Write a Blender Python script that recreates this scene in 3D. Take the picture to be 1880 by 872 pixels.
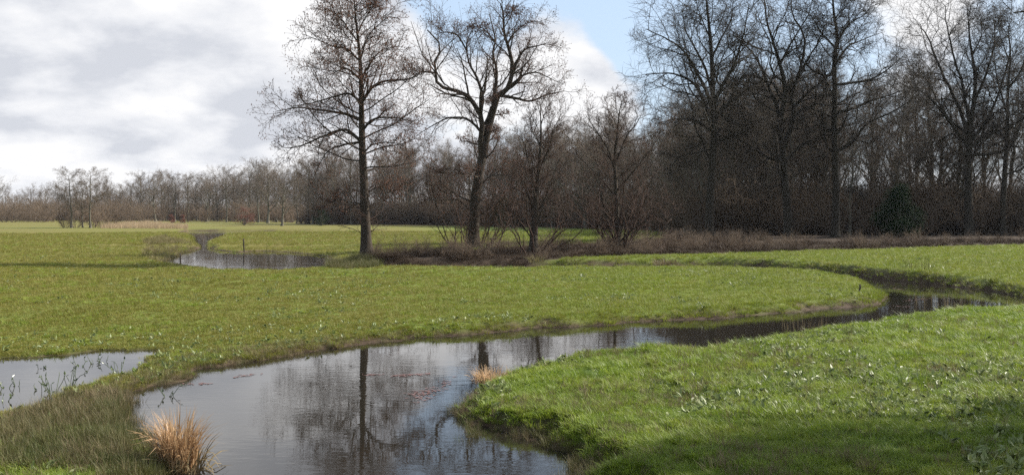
import bpy, math, random
import numpy as np
from mathutils import Vector

# ------------------------------------------------------------------ scene, camera, sky, sun
sc = bpy.context.scene
for o in list(bpy.data.objects):
    bpy.data.objects.remove(o)
C = sc.collection
H = 2.7                       # eye height above the meadow (a low footbridge over the stream)
F = 1880.0                    # focal length in photograph pixels
HOR = 393.0                   # horizon row
PITCH = math.atan((436 - HOR) / F)
cam_d = bpy.data.cameras.new("camera")
cam = bpy.data.objects.new("camera", cam_d)
C.objects.link(cam)
cam.location = (0, 0, H)
cam.rotation_euler = (math.pi / 2 - PITCH, 0, 0)
cam_d.sensor_width = 36
cam_d.lens = 36 * F / 1880
cam_d.clip_end = 6000
sc.camera = cam
sc.render.engine = 'CYCLES'
sc.cycles.use_denoising = False
sc.cycles.max_bounces = 6
sc.cycles.transparent_max_bounces = 8
sc.cycles.use_adaptive_sampling = False
sc.cycles.sample_clamp_indirect = 1.5
sc.view_settings.view_transform = 'Standard'
sc.view_settings.look = 'None'
sc.view_settings.gamma = 1
sc.view_settings.use_curve_mapping = False
sc.view_settings.exposure = 1.15

SUN_EL = math.radians(37)
SUN_AZ = math.atan2(0.92, 0.38)          # from +Y towards +X
sun_v = Vector((math.sin(SUN_AZ) * math.cos(SUN_EL), math.cos(SUN_AZ) * math.cos(SUN_EL), math.sin(SUN_EL)))
sl = bpy.data.lights.new("sun", 'SUN')
sl.energy = 5.0
sl.angle = math.radians(0.6)
sl.color = (1.0, 0.94, 0.85)
so = bpy.data.objects.new("sun", sl)
C.objects.link(so)
so.rotation_euler = sun_v.to_track_quat('Z', 'Y').to_euler()


def pix_dir(x, y):
    r = Vector(((x - 940) / F, 1.0, (436 - y) / F))
    cp, sp = math.cos(-PITCH), math.sin(-PITCH)
    return Vector((r.x, r.y * cp - r.z * sp, r.y * sp + r.z * cp))


def make_world():
    w = bpy.data.worlds.new("World")
    sc.world = w
    w.use_nodes = True
    nt = w.node_tree
    nt.nodes.clear()
    N = nt.nodes.new
    L = nt.links.new
    out = N('ShaderNodeOutputWorld')
    bg = N('ShaderNodeBackground')
    bg.inputs['Strength'].default_value = 0.1
    L(bg.outputs[0], out.inputs[0])
    sky = N('ShaderNodeTexSky')
    sky.sky_type = 'NISHITA'
    sky.sun_disc = False
    sky.sun_elevation = SUN_EL
    sky.sun_rotation = SUN_AZ
    sky.air_density = 1.0
    sky.dust_density = 1.5
    sky.ozone_density = 1.2
    tc = N('ShaderNodeTexCoord')
    nrm = N('ShaderNodeVectorMath'); nrm.operation = 'NORMALIZE'
    L(tc.outputs['Generated'], nrm.inputs[0])
    sep = N('ShaderNodeSeparateXYZ')
    L(nrm.outputs[0], sep.inputs[0])

    def M(op, a, b=None, c=None, clamp=False):
        n = N('ShaderNodeMath'); n.operation = op; n.use_clamp = clamp
        for i, v in enumerate((a, b, c)):
            if v is None:
                continue
            if isinstance(v, (int, float)):
                n.inputs[i].default_value = v
            else:
                L(v, n.inputs[i])
        return n.outputs[0]
    # cloud deck: direction projected on a layer overhead
    zz = M('MAXIMUM', sep.outputs[2], 0.0)
    den = M('ADD', zz, 0.36)
    cx = M('DIVIDE', sep.outputs[0], den)
    cy = M('DIVIDE', sep.outputs[1], den)
    comb = N('ShaderNodeCombineXYZ')
    L(cx, comb.inputs[0]); L(cy, comb.inputs[1]); comb.inputs[2].default_value = 3.3

    def noise(vec, scale, detail, rough, dist=0.0):
        n = N('ShaderNodeTexNoise')
        n.inputs['Scale'].default_value = scale
        n.inputs['Detail'].default_value = detail
        n.inputs['Roughness'].default_value = rough
        n.inputs['Distortion'].default_value = dist
        L(vec, n.inputs['Vector'])
        return n.outputs[0]
    n1 = noise(comb.outputs[0], 1.9, 7, 0.55, 0.3)
    n2 = noise(comb.outputs[0], 5.2, 8, 0.6, 0.1)
    cov = M('ADD', M('MULTIPLY', n1, 0.75), M('MULTIPLY', n2, 0.42))
    # where the photograph shows solid cloud (+) and openings of blue (-): x, y, angular size, weight
    for (x, y, deg, wt) in ((250, 130, 17, .30), (520, 60, 8, .18), (60, 330, 14, .2), (1040, 110, 3.6, .26), (1120, 160, 3.0, .16),
                            (1650, 30, 5, .2), (880, 300, 12, .12),
                            (850, -30, 5, -.28), (1120, -20, 6, -.30), (1165, 60, 3, -.22), (1400, 90, 9, -.24), (1500, 20, 5, -.1), (215, 205, 2.2, -.34),
                            (1000, -420, 16, -.14)):
        d = pix_dir(x, y).normalized()
        dn = N('ShaderNodeVectorMath'); dn.operation = 'DOT_PRODUCT'
        L(nrm.outputs[0], dn.inputs[0]); dn.inputs[1].default_value = d
        mr = N('ShaderNodeMapRange'); mr.interpolation_type = 'SMOOTHSTEP'
        L(dn.outputs['Value'], mr.inputs[0])
        mr.inputs[1].default_value = math.cos(math.radians(deg)); mr.inputs[2].default_value = 1.0
        mr.inputs[3].default_value = 0; mr.inputs[4].default_value = wt
        cov = M('ADD', cov, mr.outputs[0])
    cm = N('ShaderNodeMapRange'); cm.interpolation_type = 'SMOOTHSTEP'
    L(cov, cm.inputs[0])
    cm.inputs[1].default_value = 0.50; cm.inputs[2].default_value = 0.72
    # cloud brightness: lit heads and greyer bases
    mp = N('ShaderNodeVectorMath'); mp.operation = 'ADD'
    L(comb.outputs[0], mp.inputs[0]); mp.inputs[1].default_value = (0.10, -0.16, 0.0)
    n3 = noise(mp.outputs[0], 2.6, 6, 0.5, 0.2)
    n4 = noise(comb.outputs[0], 2.6, 6, 0.5, 0.2)
    df = M('ADD', M('MULTIPLY', M('SUBTRACT', n4, n3), 1.6), n2)
    ramp = N('ShaderNodeValToRGB')
    L(df, ramp.inputs[0])
    e = ramp.color_ramp.elements
    e[0].position = 0.26; e[0].color = (.305, .317, .345, 1)
    e[1].position = 0.66; e[1].color = (.455, .455, .46, 1)
    m = e.new(0.47); m.color = (.390, .397, .415, 1)
    sc10 = N('ShaderNodeVectorMath'); sc10.operation = 'SCALE'
    L(ramp.outputs[0], sc10.inputs[0]); sc10.inputs['Scale'].default_value = 10.0
    # pale high haze over the blue
    gain = N('ShaderNodeMix'); gain.data_type = 'RGBA'
    gain.inputs[0].default_value = 0.75
    L(sky.outputs[0], gain.inputs[6]); gain.inputs[7].default_value = (2.6, 3.3, 4.25, 1)
    mix = N('ShaderNodeMix'); mix.data_type = 'RGBA'
    L(cm.outputs[0], mix.inputs[0]); L(gain.outputs[2], mix.inputs[6]); L(sc10.outputs[0], mix.inputs[7])
    L(mix.outputs[2], bg.inputs['Color'])


make_world()

# ------------------------------------------------------------------ helpers
ZW = -0.35                    # water level


def G(x, y, z=0.0):
    """pixel of the photograph -> point of the horizontal plane at height z"""
    d = pix_dir(x, y)
    t = (z - H) / d.z
    return (d.x * t, d.y * t)


def atY(x, y, Y):
    """pixel -> point of the vertical plane at distance Y"""
    d = pix_dir(x, y)
    t = Y / d.y
    return np.array((d.x * t, Y, H + d.z * t))


def hash2(i, j, s):
    v = np.sin(i * 127.1 + j * 311.7 + s * 74.7) * 43758.5453
    return v - np.floor(v)


def vnoise(x, y, s=0):
    x = np.asarray(x, float); y = np.asarray(y, float)
    i = np.floor(x); j = np.floor(y)
    u = x - i; v = y - j
    u = u * u * (3 - 2 * u); v = v * v * (3 - 2 * v)
    a = hash2(i, j, s); b = hash2(i + 1, j, s); c = hash2(i, j + 1, s); d = hash2(i + 1, j + 1, s)
    return (a * (1 - u) + b * u) * (1 - v) + (c * (1 - u) + d * u) * v


def fbm(x, y, s=0, o=4):
    t = 0; a = .5
    for k in range(o):
        t = t + a * vnoise(x * 2 ** k, y * 2 ** k, s + k * 3.1); a *= .5
    return t


def sstep(a, b, x):
    t = np.clip((x - a) / (b - a), 0, 1)
    return t * t * (3 - 2 * t)


def poly_sd(px, py, poly):
    px = np.asarray(px, float); py = np.asarray(py, float)
    best = np.full(px.shape, 1e18); ins = np.zeros(px.shape, bool)
    n = len(poly)
    for i in range(n):
        ax, ay = poly[i]; bx, by = poly[(i + 1) % n]
        ex, ey = bx - ax, by - ay
        wx = px - ax; wy = py - ay
        t = np.clip((wx * ex + wy * ey) / (ex * ex + ey * ey + 1e-12), 0, 1)
        dx = wx - t * ex; dy = wy - t * ey
        best = np.minimum(best, dx * dx + dy * dy)
        if ey != 0:
            c = ((ay <= py) != (by <= py)) & (px < ax + (py - ay) * ex / ey)
            ins ^= c
    d = np.sqrt(best)
    return np.where(ins, -d, d)


def link(o, parent=None):
    C.objects.link(o)
    if parent:
        o.parent = parent
    return o


def tag(o, label=None, cat=None, group=None, kind=None):
    if label: o['label'] = label
    if cat: o['category'] = cat
    if group: o['group'] = group
    if kind: o['kind'] = kind
    return o


def empty(name, loc, label=None, cat=None, group=None):
    o = bpy.data.objects.new(name, None)
    o.empty_display_size = .3
    o.location = loc
    link(o)
    return tag(o, label, cat, group)


def mesh_quads(name, V, Q, mats, mi=None, smooth=True):
    V = np.ascontiguousarray(V, dtype=np.float32).reshape(-1, 3)
    Q = np.ascontiguousarray(Q, dtype=np.int32).reshape(-1, 4)
    me = bpy.data.meshes.new(name)
    me.vertices.add(len(V)); me.vertices.foreach_set('co', V.ravel())
    me.loops.add(Q.size); me.loops.foreach_set('vertex_index', Q.ravel())
    me.polygons.add(len(Q)); me.polygons.foreach_set('loop_start', np.arange(len(Q), dtype=np.int32) * 4)
    if smooth:
        me.polygons.foreach_set('use_smooth', np.ones(len(Q), bool))
    for m in mats:
        me.materials.append(m)
    if mi is not None:
        me.polygons.foreach_set('material_index', np.asarray(mi, dtype=np.int32))
    me.update(calc_edges=True)
    return me


class MB:
    def __init__(s):
        s.V = []; s.Q = []; s.M = []; s.n = 0

    def add(s, V, Q, m=0):
        V = np.asarray(V, float).reshape(-1, 3); Q = np.asarray(Q).reshape(-1, 4)
        s.V.append(V); s.Q.append(Q + s.n); s.M.append(np.full(len(Q), m)); s.n += len(V)
        return s

    def mesh(s, name, mats, smooth=True):
        return mesh_quads(name, np.concatenate(s.V), np.concatenate(s.Q), mats, np.concatenate(s.M), smooth)


def nrmz(a):
    return a / np.maximum(np.linalg.norm(a, axis=-1, keepdims=True), 1e-9)


def tubes(P, R, k):
    """P (N,S,3) centre lines, R (N,S) radii -> vertices and quads of N open tubes with k sides"""
    N, S = R.shape
    T = nrmz(np.gradient(P, axis=1))
    D = nrmz(P[:, -1] - P[:, 0])
    ref = np.where(np.abs(D[:, 2:3]) > .8, np.array([[1., 0.13, 0]]), np.array([[0, 0.07, 1.]]))
    A = nrmz(np.cross(T, ref[:, None, :]))
    B = np.cross(T, A)
    an = np.arange(k) * 2 * np.pi / k
    V = P[:, :, None, :] + R[:, :, None, None] * (np.cos(an)[None, None, :, None] * A[:, :, None, :] + np.sin(an)[None, None, :, None] * B[:, :, None, :])
    idx = np.arange(N * S * k).reshape(N, S, k)
    a = idx[:, :-1, :]; b = np.roll(a, -1, axis=2); c = np.roll(idx[:, 1:, :], -1, axis=2); d = idx[:, 1:, :]
    return V.reshape(-1, 3), np.stack([a, b, c, d], -1).reshape(-1, 4)


def kids(rng, P, R, n, t0, t1, ang, ln, S=5, wig=.12, up=.1, grav=.0, rr=.55, rmin=.006, tip=.35, taper_t=.3, flat=0.0, rmax=9.0):
    """n children per parent path; ln length (m) or fraction of the parent length when < 1 given as ('f', v)"""
    N, SP = R.shape
    idx = np.repeat(np.arange(N), n)
    K = N * n
    t = (np.tile(np.arange(n), N) + rng.random(K)) / n
    t = t0 + (t1 - t0) * t
    s = t * (SP - 1); i0 = np.minimum(s.astype(int), SP - 2); f = (s - i0)[:, None]
    p = P[idx, i0] * (1 - f) + P[idx, i0 + 1] * f
    T = nrmz(P[idx, i0 + 1] - P[idx, i0])
    r = R[idx, i0] * (1 - f[:, 0]) + R[idx, i0 + 1] * f[:, 0]
    L = np.linalg.norm(np.diff(P, axis=1), axis=-1).sum(1)[idx]
    if isinstance(ln, tuple):
        ln = L * ln[1]
    ln = ln * (1 - taper_t * (t - t0) / max(t1 - t0, 1e-6)) * rng.uniform(.65, 1.3, K)
    ref = np.where(np.abs(T[:, 2:3]) > .9, np.array([[1., 0, 0]]), np.array([[0, 0, 1.]]))
    A = nrmz(np.cross(T, ref)); B = np.cross(A, T)
    phi = np.tile(np.arange(n), N) * 2.4 + rng.random(N)[idx] * 6.28 + rng.normal(0, .4, K)
    an = ang * rng.uniform(.7, 1.3, K)
    d = np.cos(an)[:, None] * T + np.sin(an)[:, None] * (np.cos(phi)[:, None] * A + (1 - flat) * np.sin(phi)[:, None] * B)
    d[:, 2] += up
    d = nrmz(d)
    path = np.empty((K, S, 3)); path[:, 0] = p
    st = (ln / (S - 1))[:, None]
    for q in range(1, S):
        path[:, q] = path[:, q - 1] + d * st
        d = d + rng.normal(0, wig, (K, 3)); d[:, 2] += grav
        d = nrmz(d)
    r0 = np.maximum(np.minimum(np.minimum(r * rr, rmax), r * .9), rmin)
    rad = r0[:, None] * (1 - (1 - tip) * np.linspace(0, 1, S)[None, :])
    return path, rad


def resample(pts, S):
    pts = np.asarray(pts, float)
    # Catmull-Rom through the given points
    q = np.vstack([2 * pts[0] - pts[1], pts, 2 * pts[-1] - pts[-2]])
    n = len(pts) - 1
    u = np.linspace(0, n, S); i = np.minimum(u.astype(int), n - 1); f = (u - i)[:, None]
    p0, p1, p2, p3 = q[i], q[i + 1], q[i + 2], q[i + 3]
    return .5 * ((2 * p1) + (-p0 + p2) * f + (2 * p0 - 5 * p1 + 4 * p2 - p3) * f ** 2 + (-p0 + 3 * p1 - 3 * p2 + p3) * f ** 3)


# ------------------------------------------------------------------ materials
def new_mat(name):
    m = bpy.data.materials.new(name); m.use_nodes = True
    nt = m.node_tree; nt.nodes.clear()
    out = nt.nodes.new('ShaderNodeOutputMaterial')
    return m, nt, out


def ramp_node(nt, cols, fac):
    r = nt.nodes.new('ShaderNodeValToRGB')
    el = r.color_ramp.elements
    while len(el) < len(cols):
        el.new(.5)
    for i, c in enumerate(cols):
        el[i].position = i / (len(cols) - 1) if len(c) == 3 else c[3]
        el[i].color = (c[0], c[1], c[2], 1)
    nt.links.new(fac, r.inputs[0])
    return r.outputs[0]


def bark_mat(name, cols, scale=3.0, bump=.5, stretch=.25):
    m, nt, out = new_mat(name)
    b = nt.nodes.new('ShaderNodeBsdfPrincipled')
    b.inputs['Roughness'].default_value = .9
    b.inputs['Specular IOR Level'].default_value = .2
    tc = nt.nodes.new('ShaderNodeTexCoord')
    mp = nt.nodes.new('ShaderNodeMapping'); mp.inputs['Scale'].default_value = (1, 1, stretch)
    nt.links.new(tc.outputs['Object'], mp.inputs[0])
    n = nt.nodes.new('ShaderNodeTexNoise'); n.inputs['Scale'].default_value = scale; n.inputs['Detail'].default_value = 6; n.inputs['Roughness'].default_value = .65
    nt.links.new(mp.outputs[0], n.inputs['Vector'])
    nt.links.new(ramp_node(nt, cols, n.outputs[0]), b.inputs['Base Color'])
    if bump:
        n2 = nt.nodes.new('ShaderNodeTexNoise'); n2.inputs['Scale'].default_value = scale * 4; n2.inputs['Detail'].default_value = 5
        nt.links.new(mp.outputs[0], n2.inputs['Vector'])
        bp = nt.nodes.new('ShaderNodeBump'); bp.inputs['Strength'].default_value = bump; bp.inputs['Distance'].default_value = .08
        nt.links.new(n2.outputs[0], bp.inputs['Height'])
        nt.links.new(bp.outputs[0], b.inputs['Normal'])
    nt.links.new(b.outputs[0], out.inputs[0])
    return m


def leaf_mat(name, cols, rough=.55, trans=.35, spec=.3, noise_scale=None):
    """blade / leaf: colour from per-instance random and a world noise, some light passes through"""
    m, nt, out = new_mat(name)
    oi = nt.nodes.new('ShaderNodeObjectInfo')
    geo = nt.nodes.new('ShaderNodeNewGeometry')
    n = nt.nodes.new('ShaderNodeTexNoise'); n.inputs['Scale'].default_value = noise_scale or .35; n.inputs['Detail'].default_value = 4
    nt.links.new(geo.outputs['Position'], n.inputs['Vector'])
    ri = nt.nodes.new('ShaderNodeMath'); ri.operation = 'MULTIPLY'; ri.inputs[1].default_value = .3
    nt.links.new(geo.outputs['Random Per Island'], ri.inputs[0])
    a = nt.nodes.new('ShaderNodeMath'); a.operation = 'MULTIPLY_ADD'; a.inputs[1].default_value = .35
    nt.links.new(oi.outputs['Random'], a.inputs[0]); nt.links.new(ri.outputs[0], a.inputs[2])
    b_ = nt.nodes.new('ShaderNodeMath'); b_.operation = 'MULTIPLY_ADD'; b_.inputs[1].default_value = 1.1; b_.use_clamp = True
    sub = nt.nodes.new('ShaderNodeMath'); sub.operation = 'SUBTRACT'; sub.inputs[1].default_value = .33
    nt.links.new(n.outputs[0], sub.inputs[0])
    nt.links.new(sub.outputs[0], b_.inputs[0]); nt.links.new(a.outputs[0], b_.inputs[2])
    col = ramp_node(nt, cols, b_.outputs[0])
    p = nt.nodes.new('ShaderNodeBsdfPrincipled')
    p.inputs['Roughness'].default_value = rough
    p.inputs['Specular IOR Level'].default_value = spec
    nt.links.new(col, p.inputs['Base Color'])
    if trans:
        t = nt.nodes.new('ShaderNodeBsdfTranslucent'); nt.links.new(col, t.inputs[0])
        mx = nt.nodes.new('ShaderNodeMixShader'); mx.inputs[0].default_value = trans
        nt.links.new(p.outputs[0], mx.inputs[1]); nt.links.new(t.outputs[0], mx.inputs[2])
        nt.links.new(mx.outputs[0], out.inputs[0])
    else:
        nt.links.new(p.outputs[0], out.inputs[0])
    return m


M_ALDER = bark_mat('alder_bark', [(.020, .015, .010), (.042, .032, .023), (.072, .058, .043)])
M_ALDER_TWIG = bark_mat('alder_twig', [(.045, .027, .019), (.080, .049, .036)], 1.0, 0)
M_CATKIN = bark_mat('alder_catkin', [(.10, .045, .030), (.15, .075, .045)], 3.0, 0)
M_OAK = bark_mat('oak_bark', [(.015, .012, .008), (.029, .024, .017), (.048, .040, .028)])
M_OAK_TWIG = bark_mat('oak_twig', [(.030, .024, .018), (.052, .042, .032)], 1.0, 0)
M_WOOD = bark_mat('wood_bark', [(.060, .054, .040), (.105, .096, .072), (.16, .15, .115)])
M_WOOD_TWIG = bark_mat('wood_twig', [(.086, .064, .047), (.138, .106, .079)], .6, 0)
M_UNDER = bark_mat('undergrowth_twig', [(.082, .058, .040), (.132, .096, .066), (.175, .135, .094)], .35, 0)
M_POST = bark_mat('weathered_post', [(.035, .028, .02), (.08, .065, .05)], 8, .4)

# ------------------------------------------------------------------ the lie of the land
far_bank = [(293, 872), (229, 825), (211, 764), (229, 735), (258, 717), (272, 707), (315, 703), (358, 685), (412, 671), (465, 660), (530, 653), (600, 641),
            (667, 632), (753, 623), (864, 615), (954, 607), (1061, 599), (1160, 592), (1224, 588), (1348, 583), (1447, 574), (1546, 564), (1615, 559), (1635, 549)]
pen_back = [(1615, 531), (1586, 516), (1521, 506), (1447, 500), (1348, 496), (1273, 494), (1199, 494)]
far_foot = [(1199, 490.5), (1300, 490), (1400, 493.5), (1521, 503), (1596, 512), (1680, 520), (1734, 525), (1819, 534), (1880, 546), (1960, 560)]
near_bank = [(1960, 566), (1880, 552), (1819, 557), (1744, 561), (1670, 566), (1596, 579), (1521, 589), (1447, 597), (1377, 612), (1308, 621), (1249, 628), (1174, 627),
             (1100, 629), (1040, 634), (990, 641), (932, 657), (904, 671), (861, 685), (838, 703), (832, 728), (857, 753)]
near_foot = [(893, 785), (954, 803), (1018, 821), (1054, 846), (1090, 872)]
STREAM = [G(x, y, ZW) for x, y in far_bank] + [G(x, y, -.2) for x, y in pen_back] + [G(x, y, ZW) for x, y in far_foot] + \
    [G(x, y, .06) for x, y in near_bank] + [G(x, y, ZW) for x, y in near_foot] + [(1.5, 5), (2.0, -20), (-5.0, -20), (-4.6, 5)]
DITCH = [G(x, y, -.2) for x, y in ((520, 493), (690, 494), (900, 493.5), (1100, 494), (1210, 494.5))] + \
    [G(x, y, ZW) for x, y in ((1210, 490), (1100, 491), (900, 491), (690, 490.5), (560, 489.5), (520, 488))]
POND = [G(x, y, ZW) for x, y in ((294, 482), (330, 484), (350, 491), (410, 496), (477, 497), (524, 497), (590, 493), (630, 484), (598, 471), (526, 463), (477, 461), (430, 463.5), (394, 459),
                                 (381, 455), (380, 446), (394, 441), (410, 434), (477, 429.5), (551, 426.5), (600, 425.8), (600, 424.6), (532, 424.2), (449, 424), (344, 424.2), (324, 429.5), (355, 434), (358, 442), (369, 455), (338, 464), (322, 472))]
PUDDLE = [G(x, y, ZW) for x, y in ((-260, 690), (0, 662), (66, 653), (139, 645), (185, 641), (298, 643), (304, 652), (280, 668), (266, 687), (214, 699), (158, 719), (98, 745), (0, 762), (-200, 830))]
LITTER = [G(x, y, 0) for x, y in ((672, 480), (700, 486), (820, 484), (960, 481), (1060, 476), (1200, 472.5), (1350, 470), (1500, 464.5), (1640, 460), (1750, 456), (1900, 452.5), (2250, 450))] + \
    [(190, 120), (220, 500), (-70, 500), (-62, 290), (-50, 258), (-18, 240), (4, 205), (18, 165), (21, 135), (17, 116)] + [G(x, y, 0) for x, y in ((1230, 444), (1100, 453), (900, 459), (760, 466), (690, 471))]
ALD_ISLE = [G(x, y, 0) for x, y in ((560, 474), (700, 470), (860, 464), (1000, 462), (1010, 480), (860, 488), (700, 489), (600, 489), (530, 487))]


PEN = [G(x, y, -.3) for x, y in ((100, 640), (300, 650), (530, 653), (667, 632), (864, 615), (1061, 599), (1224, 588), (1447, 574), (1635, 549), (1586, 516), (1447, 500), (1199, 495), (900, 500), (600, 510), (300, 540))]
NEARBANK = [G(x, y, 0) for x, y in near_bank + near_foot] + [(1.5, 5), (2, -10), (80, -10), (80, 45)]


def sd_water(x, y):
    return np.minimum(np.minimum(poly_sd(x, y, STREAM), poly_sd(x, y, DITCH)), poly_sd(x, y, POND))


def land(x, y):
    """height, distance to open water, distance to the puddle"""
    x = np.asarray(x, float); y = np.asarray(y, float)
    wob = (vnoise(x * .6, y * .6, 4) - .5) * .55 + (vnoise(x * 1.5, y * 1.5, 5) - .5) * .5 + (vnoise(x * 4, y * 4, 6) - .5) * .3
    near = np.clip((60 - np.hypot(x, y)) / 40, .35, 1)
    sd = sd_water(x, y) + wob * near
    sp = poly_sd(x, y, PUDDLE) + (vnoise(x * .8, y * .8, 9) - .5) * .9 + (vnoise(x * 3, y * 3, 2) - .5) * .5
    base = (fbm(x * .06, y * .06, 1) - .47) * .22 + (fbm(x * .5, y * .5, 2, 3) - .44) * .05 + (vnoise(x * 2.2, y * 2.2, 8) - .5) * .03
    base = base + .18 * sstep(0, 4, x) * sstep(36, 46, y) * sstep(.25, -.15, poly_sd(x, y, LITTER) * 0)   # far meadow sits a little higher
    base = base * sstep(0, 25, 900 - np.hypot(x, y)) + 0
    base = base - .17 * sstep(2.5, -2.5, poly_sd(x, y, PEN)) - .27 * sstep(13, 2, poly_sd(x, y, POND)) * (y < 90) * sstep(-8, -13, x)
    w = .55 + .5 * vnoise(x * .35, y * .35, 3)
    bank = ZW + (base - ZW) * sstep(0, 1, sd / w) ** .8
    bank = np.where(sd < 0, ZW - .55 * (1 - np.exp(sd * 1.6)), bank)
    pud = ZW + np.minimum(.03 + .30 * sstep(0, 13, sp) + .02 * np.clip(sp, 0, 1.2), 9)
    pin = ZW - .05 * sstep(0, -.8, sp) + .075 * (fbm(x * 1.7, y * 1.7, 12, 3) - .42) - .012
    pud = np.where(sp < 0, pin, np.where(sp < 10, pud, 9))
    pud = np.where(sp >= 10, 9., pud)
    z = np.minimum(bank, pud)
    mound = poly_sd(x, y, LITTER)
    z = z + .12 * sstep(0, -1.6, mound) * sstep(.3, 1.2, sd) * (.6 + .8 * vnoise(x * .5, y * .5, 21))
    return z, sd, sp


def zt(x, y):
    z, _, _ = land(np.atleast_1d(x), np.atleast_1d(y))
    return z


def make_ground():
    th = np.concatenate([np.linspace(-180, -60, 16, endpoint=False), np.linspace(-60, -31, 30, endpoint=False), np.linspace(-31, 31, 345, endpoint=False), np.linspace(31, 60, 30, endpoint=False), np.linspace(60, 180, 16, endpoint=False)])
    th = np.radians(th)
    r = [.3]
    while r[-1] < 8: r.append(r[-1] * 1.09 + .05)
    while r[-1] < 95: r.append(r[-1] * 1.0070)
    while r[-1] < 260: r.append(r[-1] * 1.016)
    while r[-1] < 2500: r.append(r[-1] * 1.05)
    r = np.array(r)
    nt_, nr = len(th), len(r)
    X = (r[:, None] * np.sin(th)[None, :]).ravel(); Y = (r[:, None] * np.cos(th)[None, :]).ravel()
    z, sd, sp = land(X, Y)
    z = np.where(r[:, None].repeat(nt_, 1).ravel() < .31, z, z)
    idx = np.arange(nt_ * nr).reshape(nr, nt_)
    a = idx[:-1]; b = np.roll(a, -1, 1); d = idx[1:]; c = np.roll(d, -1, 1)
    Q = np.stack([a, d, c, b], -1).reshape(-1, 4)
    m, nt, out = new_mat('meadow_ground')
    lit = poly_sd(X, Y, LITTER)
    lit = sstep(.8, -.8, lit + (vnoise(X * .7, Y * .7, 31) - .5) * 2)
    mud = np.maximum(sstep(.75, .1, sd + (vnoise(X * 2, Y * 2, 14) - .5) * .5), .9 * sstep(.5, -.2, sp))
    me = mesh_quads('ground', np.stack([X, Y, z], 1), Q, [m])
    dry = sstep(-6, -22, X) * sstep(18, 40, Y) * (.35 + .9 * fbm(X * .05, Y * .03, 40))
    dry = np.clip(dry + .8 * sstep(.5, .68, fbm(X * .035, Y * .02, 44)) * sstep(60, 110, Y), 0, 1)
    lush = sstep(.5, -.5, poly_sd(X, Y, NEARBANK))
    for nme, arr in (('litter', lit), ('mud', mud), ('dry', dry), ('lush', lush)):
        at = me.attributes.new(nme, 'FLOAT', 'POINT'); at.data.foreach_set('value', arr.astype(np.float32))
    o = link(bpy.data.objects.new('ground', me))
    tag(o, 'short green pasture with wet muddy stream banks', 'meadow', kind='structure')
    # material
    N = nt.nodes.new; L = nt.links.new
    geo = N('ShaderNodeNewGeometry')

    def noise(s, det=5, ro=.6, w=None):
        n = N('ShaderNodeTexNoise'); n.inputs['Scale'].default_value = s; n.inputs['Detail'].default_value = det; n.inputs['Roughness'].default_value = ro
        L(geo.outputs['Position'], n.inputs['Vector']); return n.outputs[0]

    def attr(nm):
        a_ = N('ShaderNodeAttribute'); a_.attribute_name = nm; return a_.outputs['Fac']

    def mixc(f, a_, b_):
        x = N('ShaderNodeMix'); x.data_type = 'RGBA'; L(f, x.inputs[0]); L(a_, x.inputs[6]); L(b_, x.inputs[7]); return x.outputs[2]
    g1 = ramp_node(nt, [(.070, .092, .014, .25), (.098, .128, .020, .5), (.126, .152, .028, .75)], noise(.6, 6, .7))
    g2 = ramp_node(nt, [(.050, .078, .012, .3), (.075, .115, .018, .55), (.10, .14, .026, .8)], noise(1.2, 7, .7))
    gd = ramp_node(nt, [(.105, .090, .024, .3), (.135, .115, .032, .55), (.13, .13, .035, .8)], noise(.9, 6, .7))
    mu = ramp_node(nt, [(.030, .020, .013, .3), (.065, .044, .028, .6), (.095, .07, .045, .8)], noise(3, 6, .7))
    li = ramp_node(nt, [(.022, .015, .010, .3), (.040, .027, .017, .55), (.070, .048, .030, .8)], noise(1.5, 7, .7))
    col = mixc(attr('dry'), g1, gd); col = mixc(attr('lush'), col, g2); col = mixc(attr('litter'), col, li); col = mixc(attr('mud'), col, mu)
    p = N('ShaderNodeBsdfPrincipled'); p.inputs['Roughness'].default_value = .9; p.inputs['Specular IOR Level'].default_value = .15
    L(col, p.inputs['Base Color'])
    bp = N('ShaderNodeBump'); bp.inputs['Strength'].default_value = .8; bp.inputs['Distance'].default_value = .06
    L(noise(9, 6, .75), bp.inputs['Height']); L(bp.outputs[0], p.inputs['Normal'])
    L(p.outputs[0], out.inputs[0])
    return o


make_ground()


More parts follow.
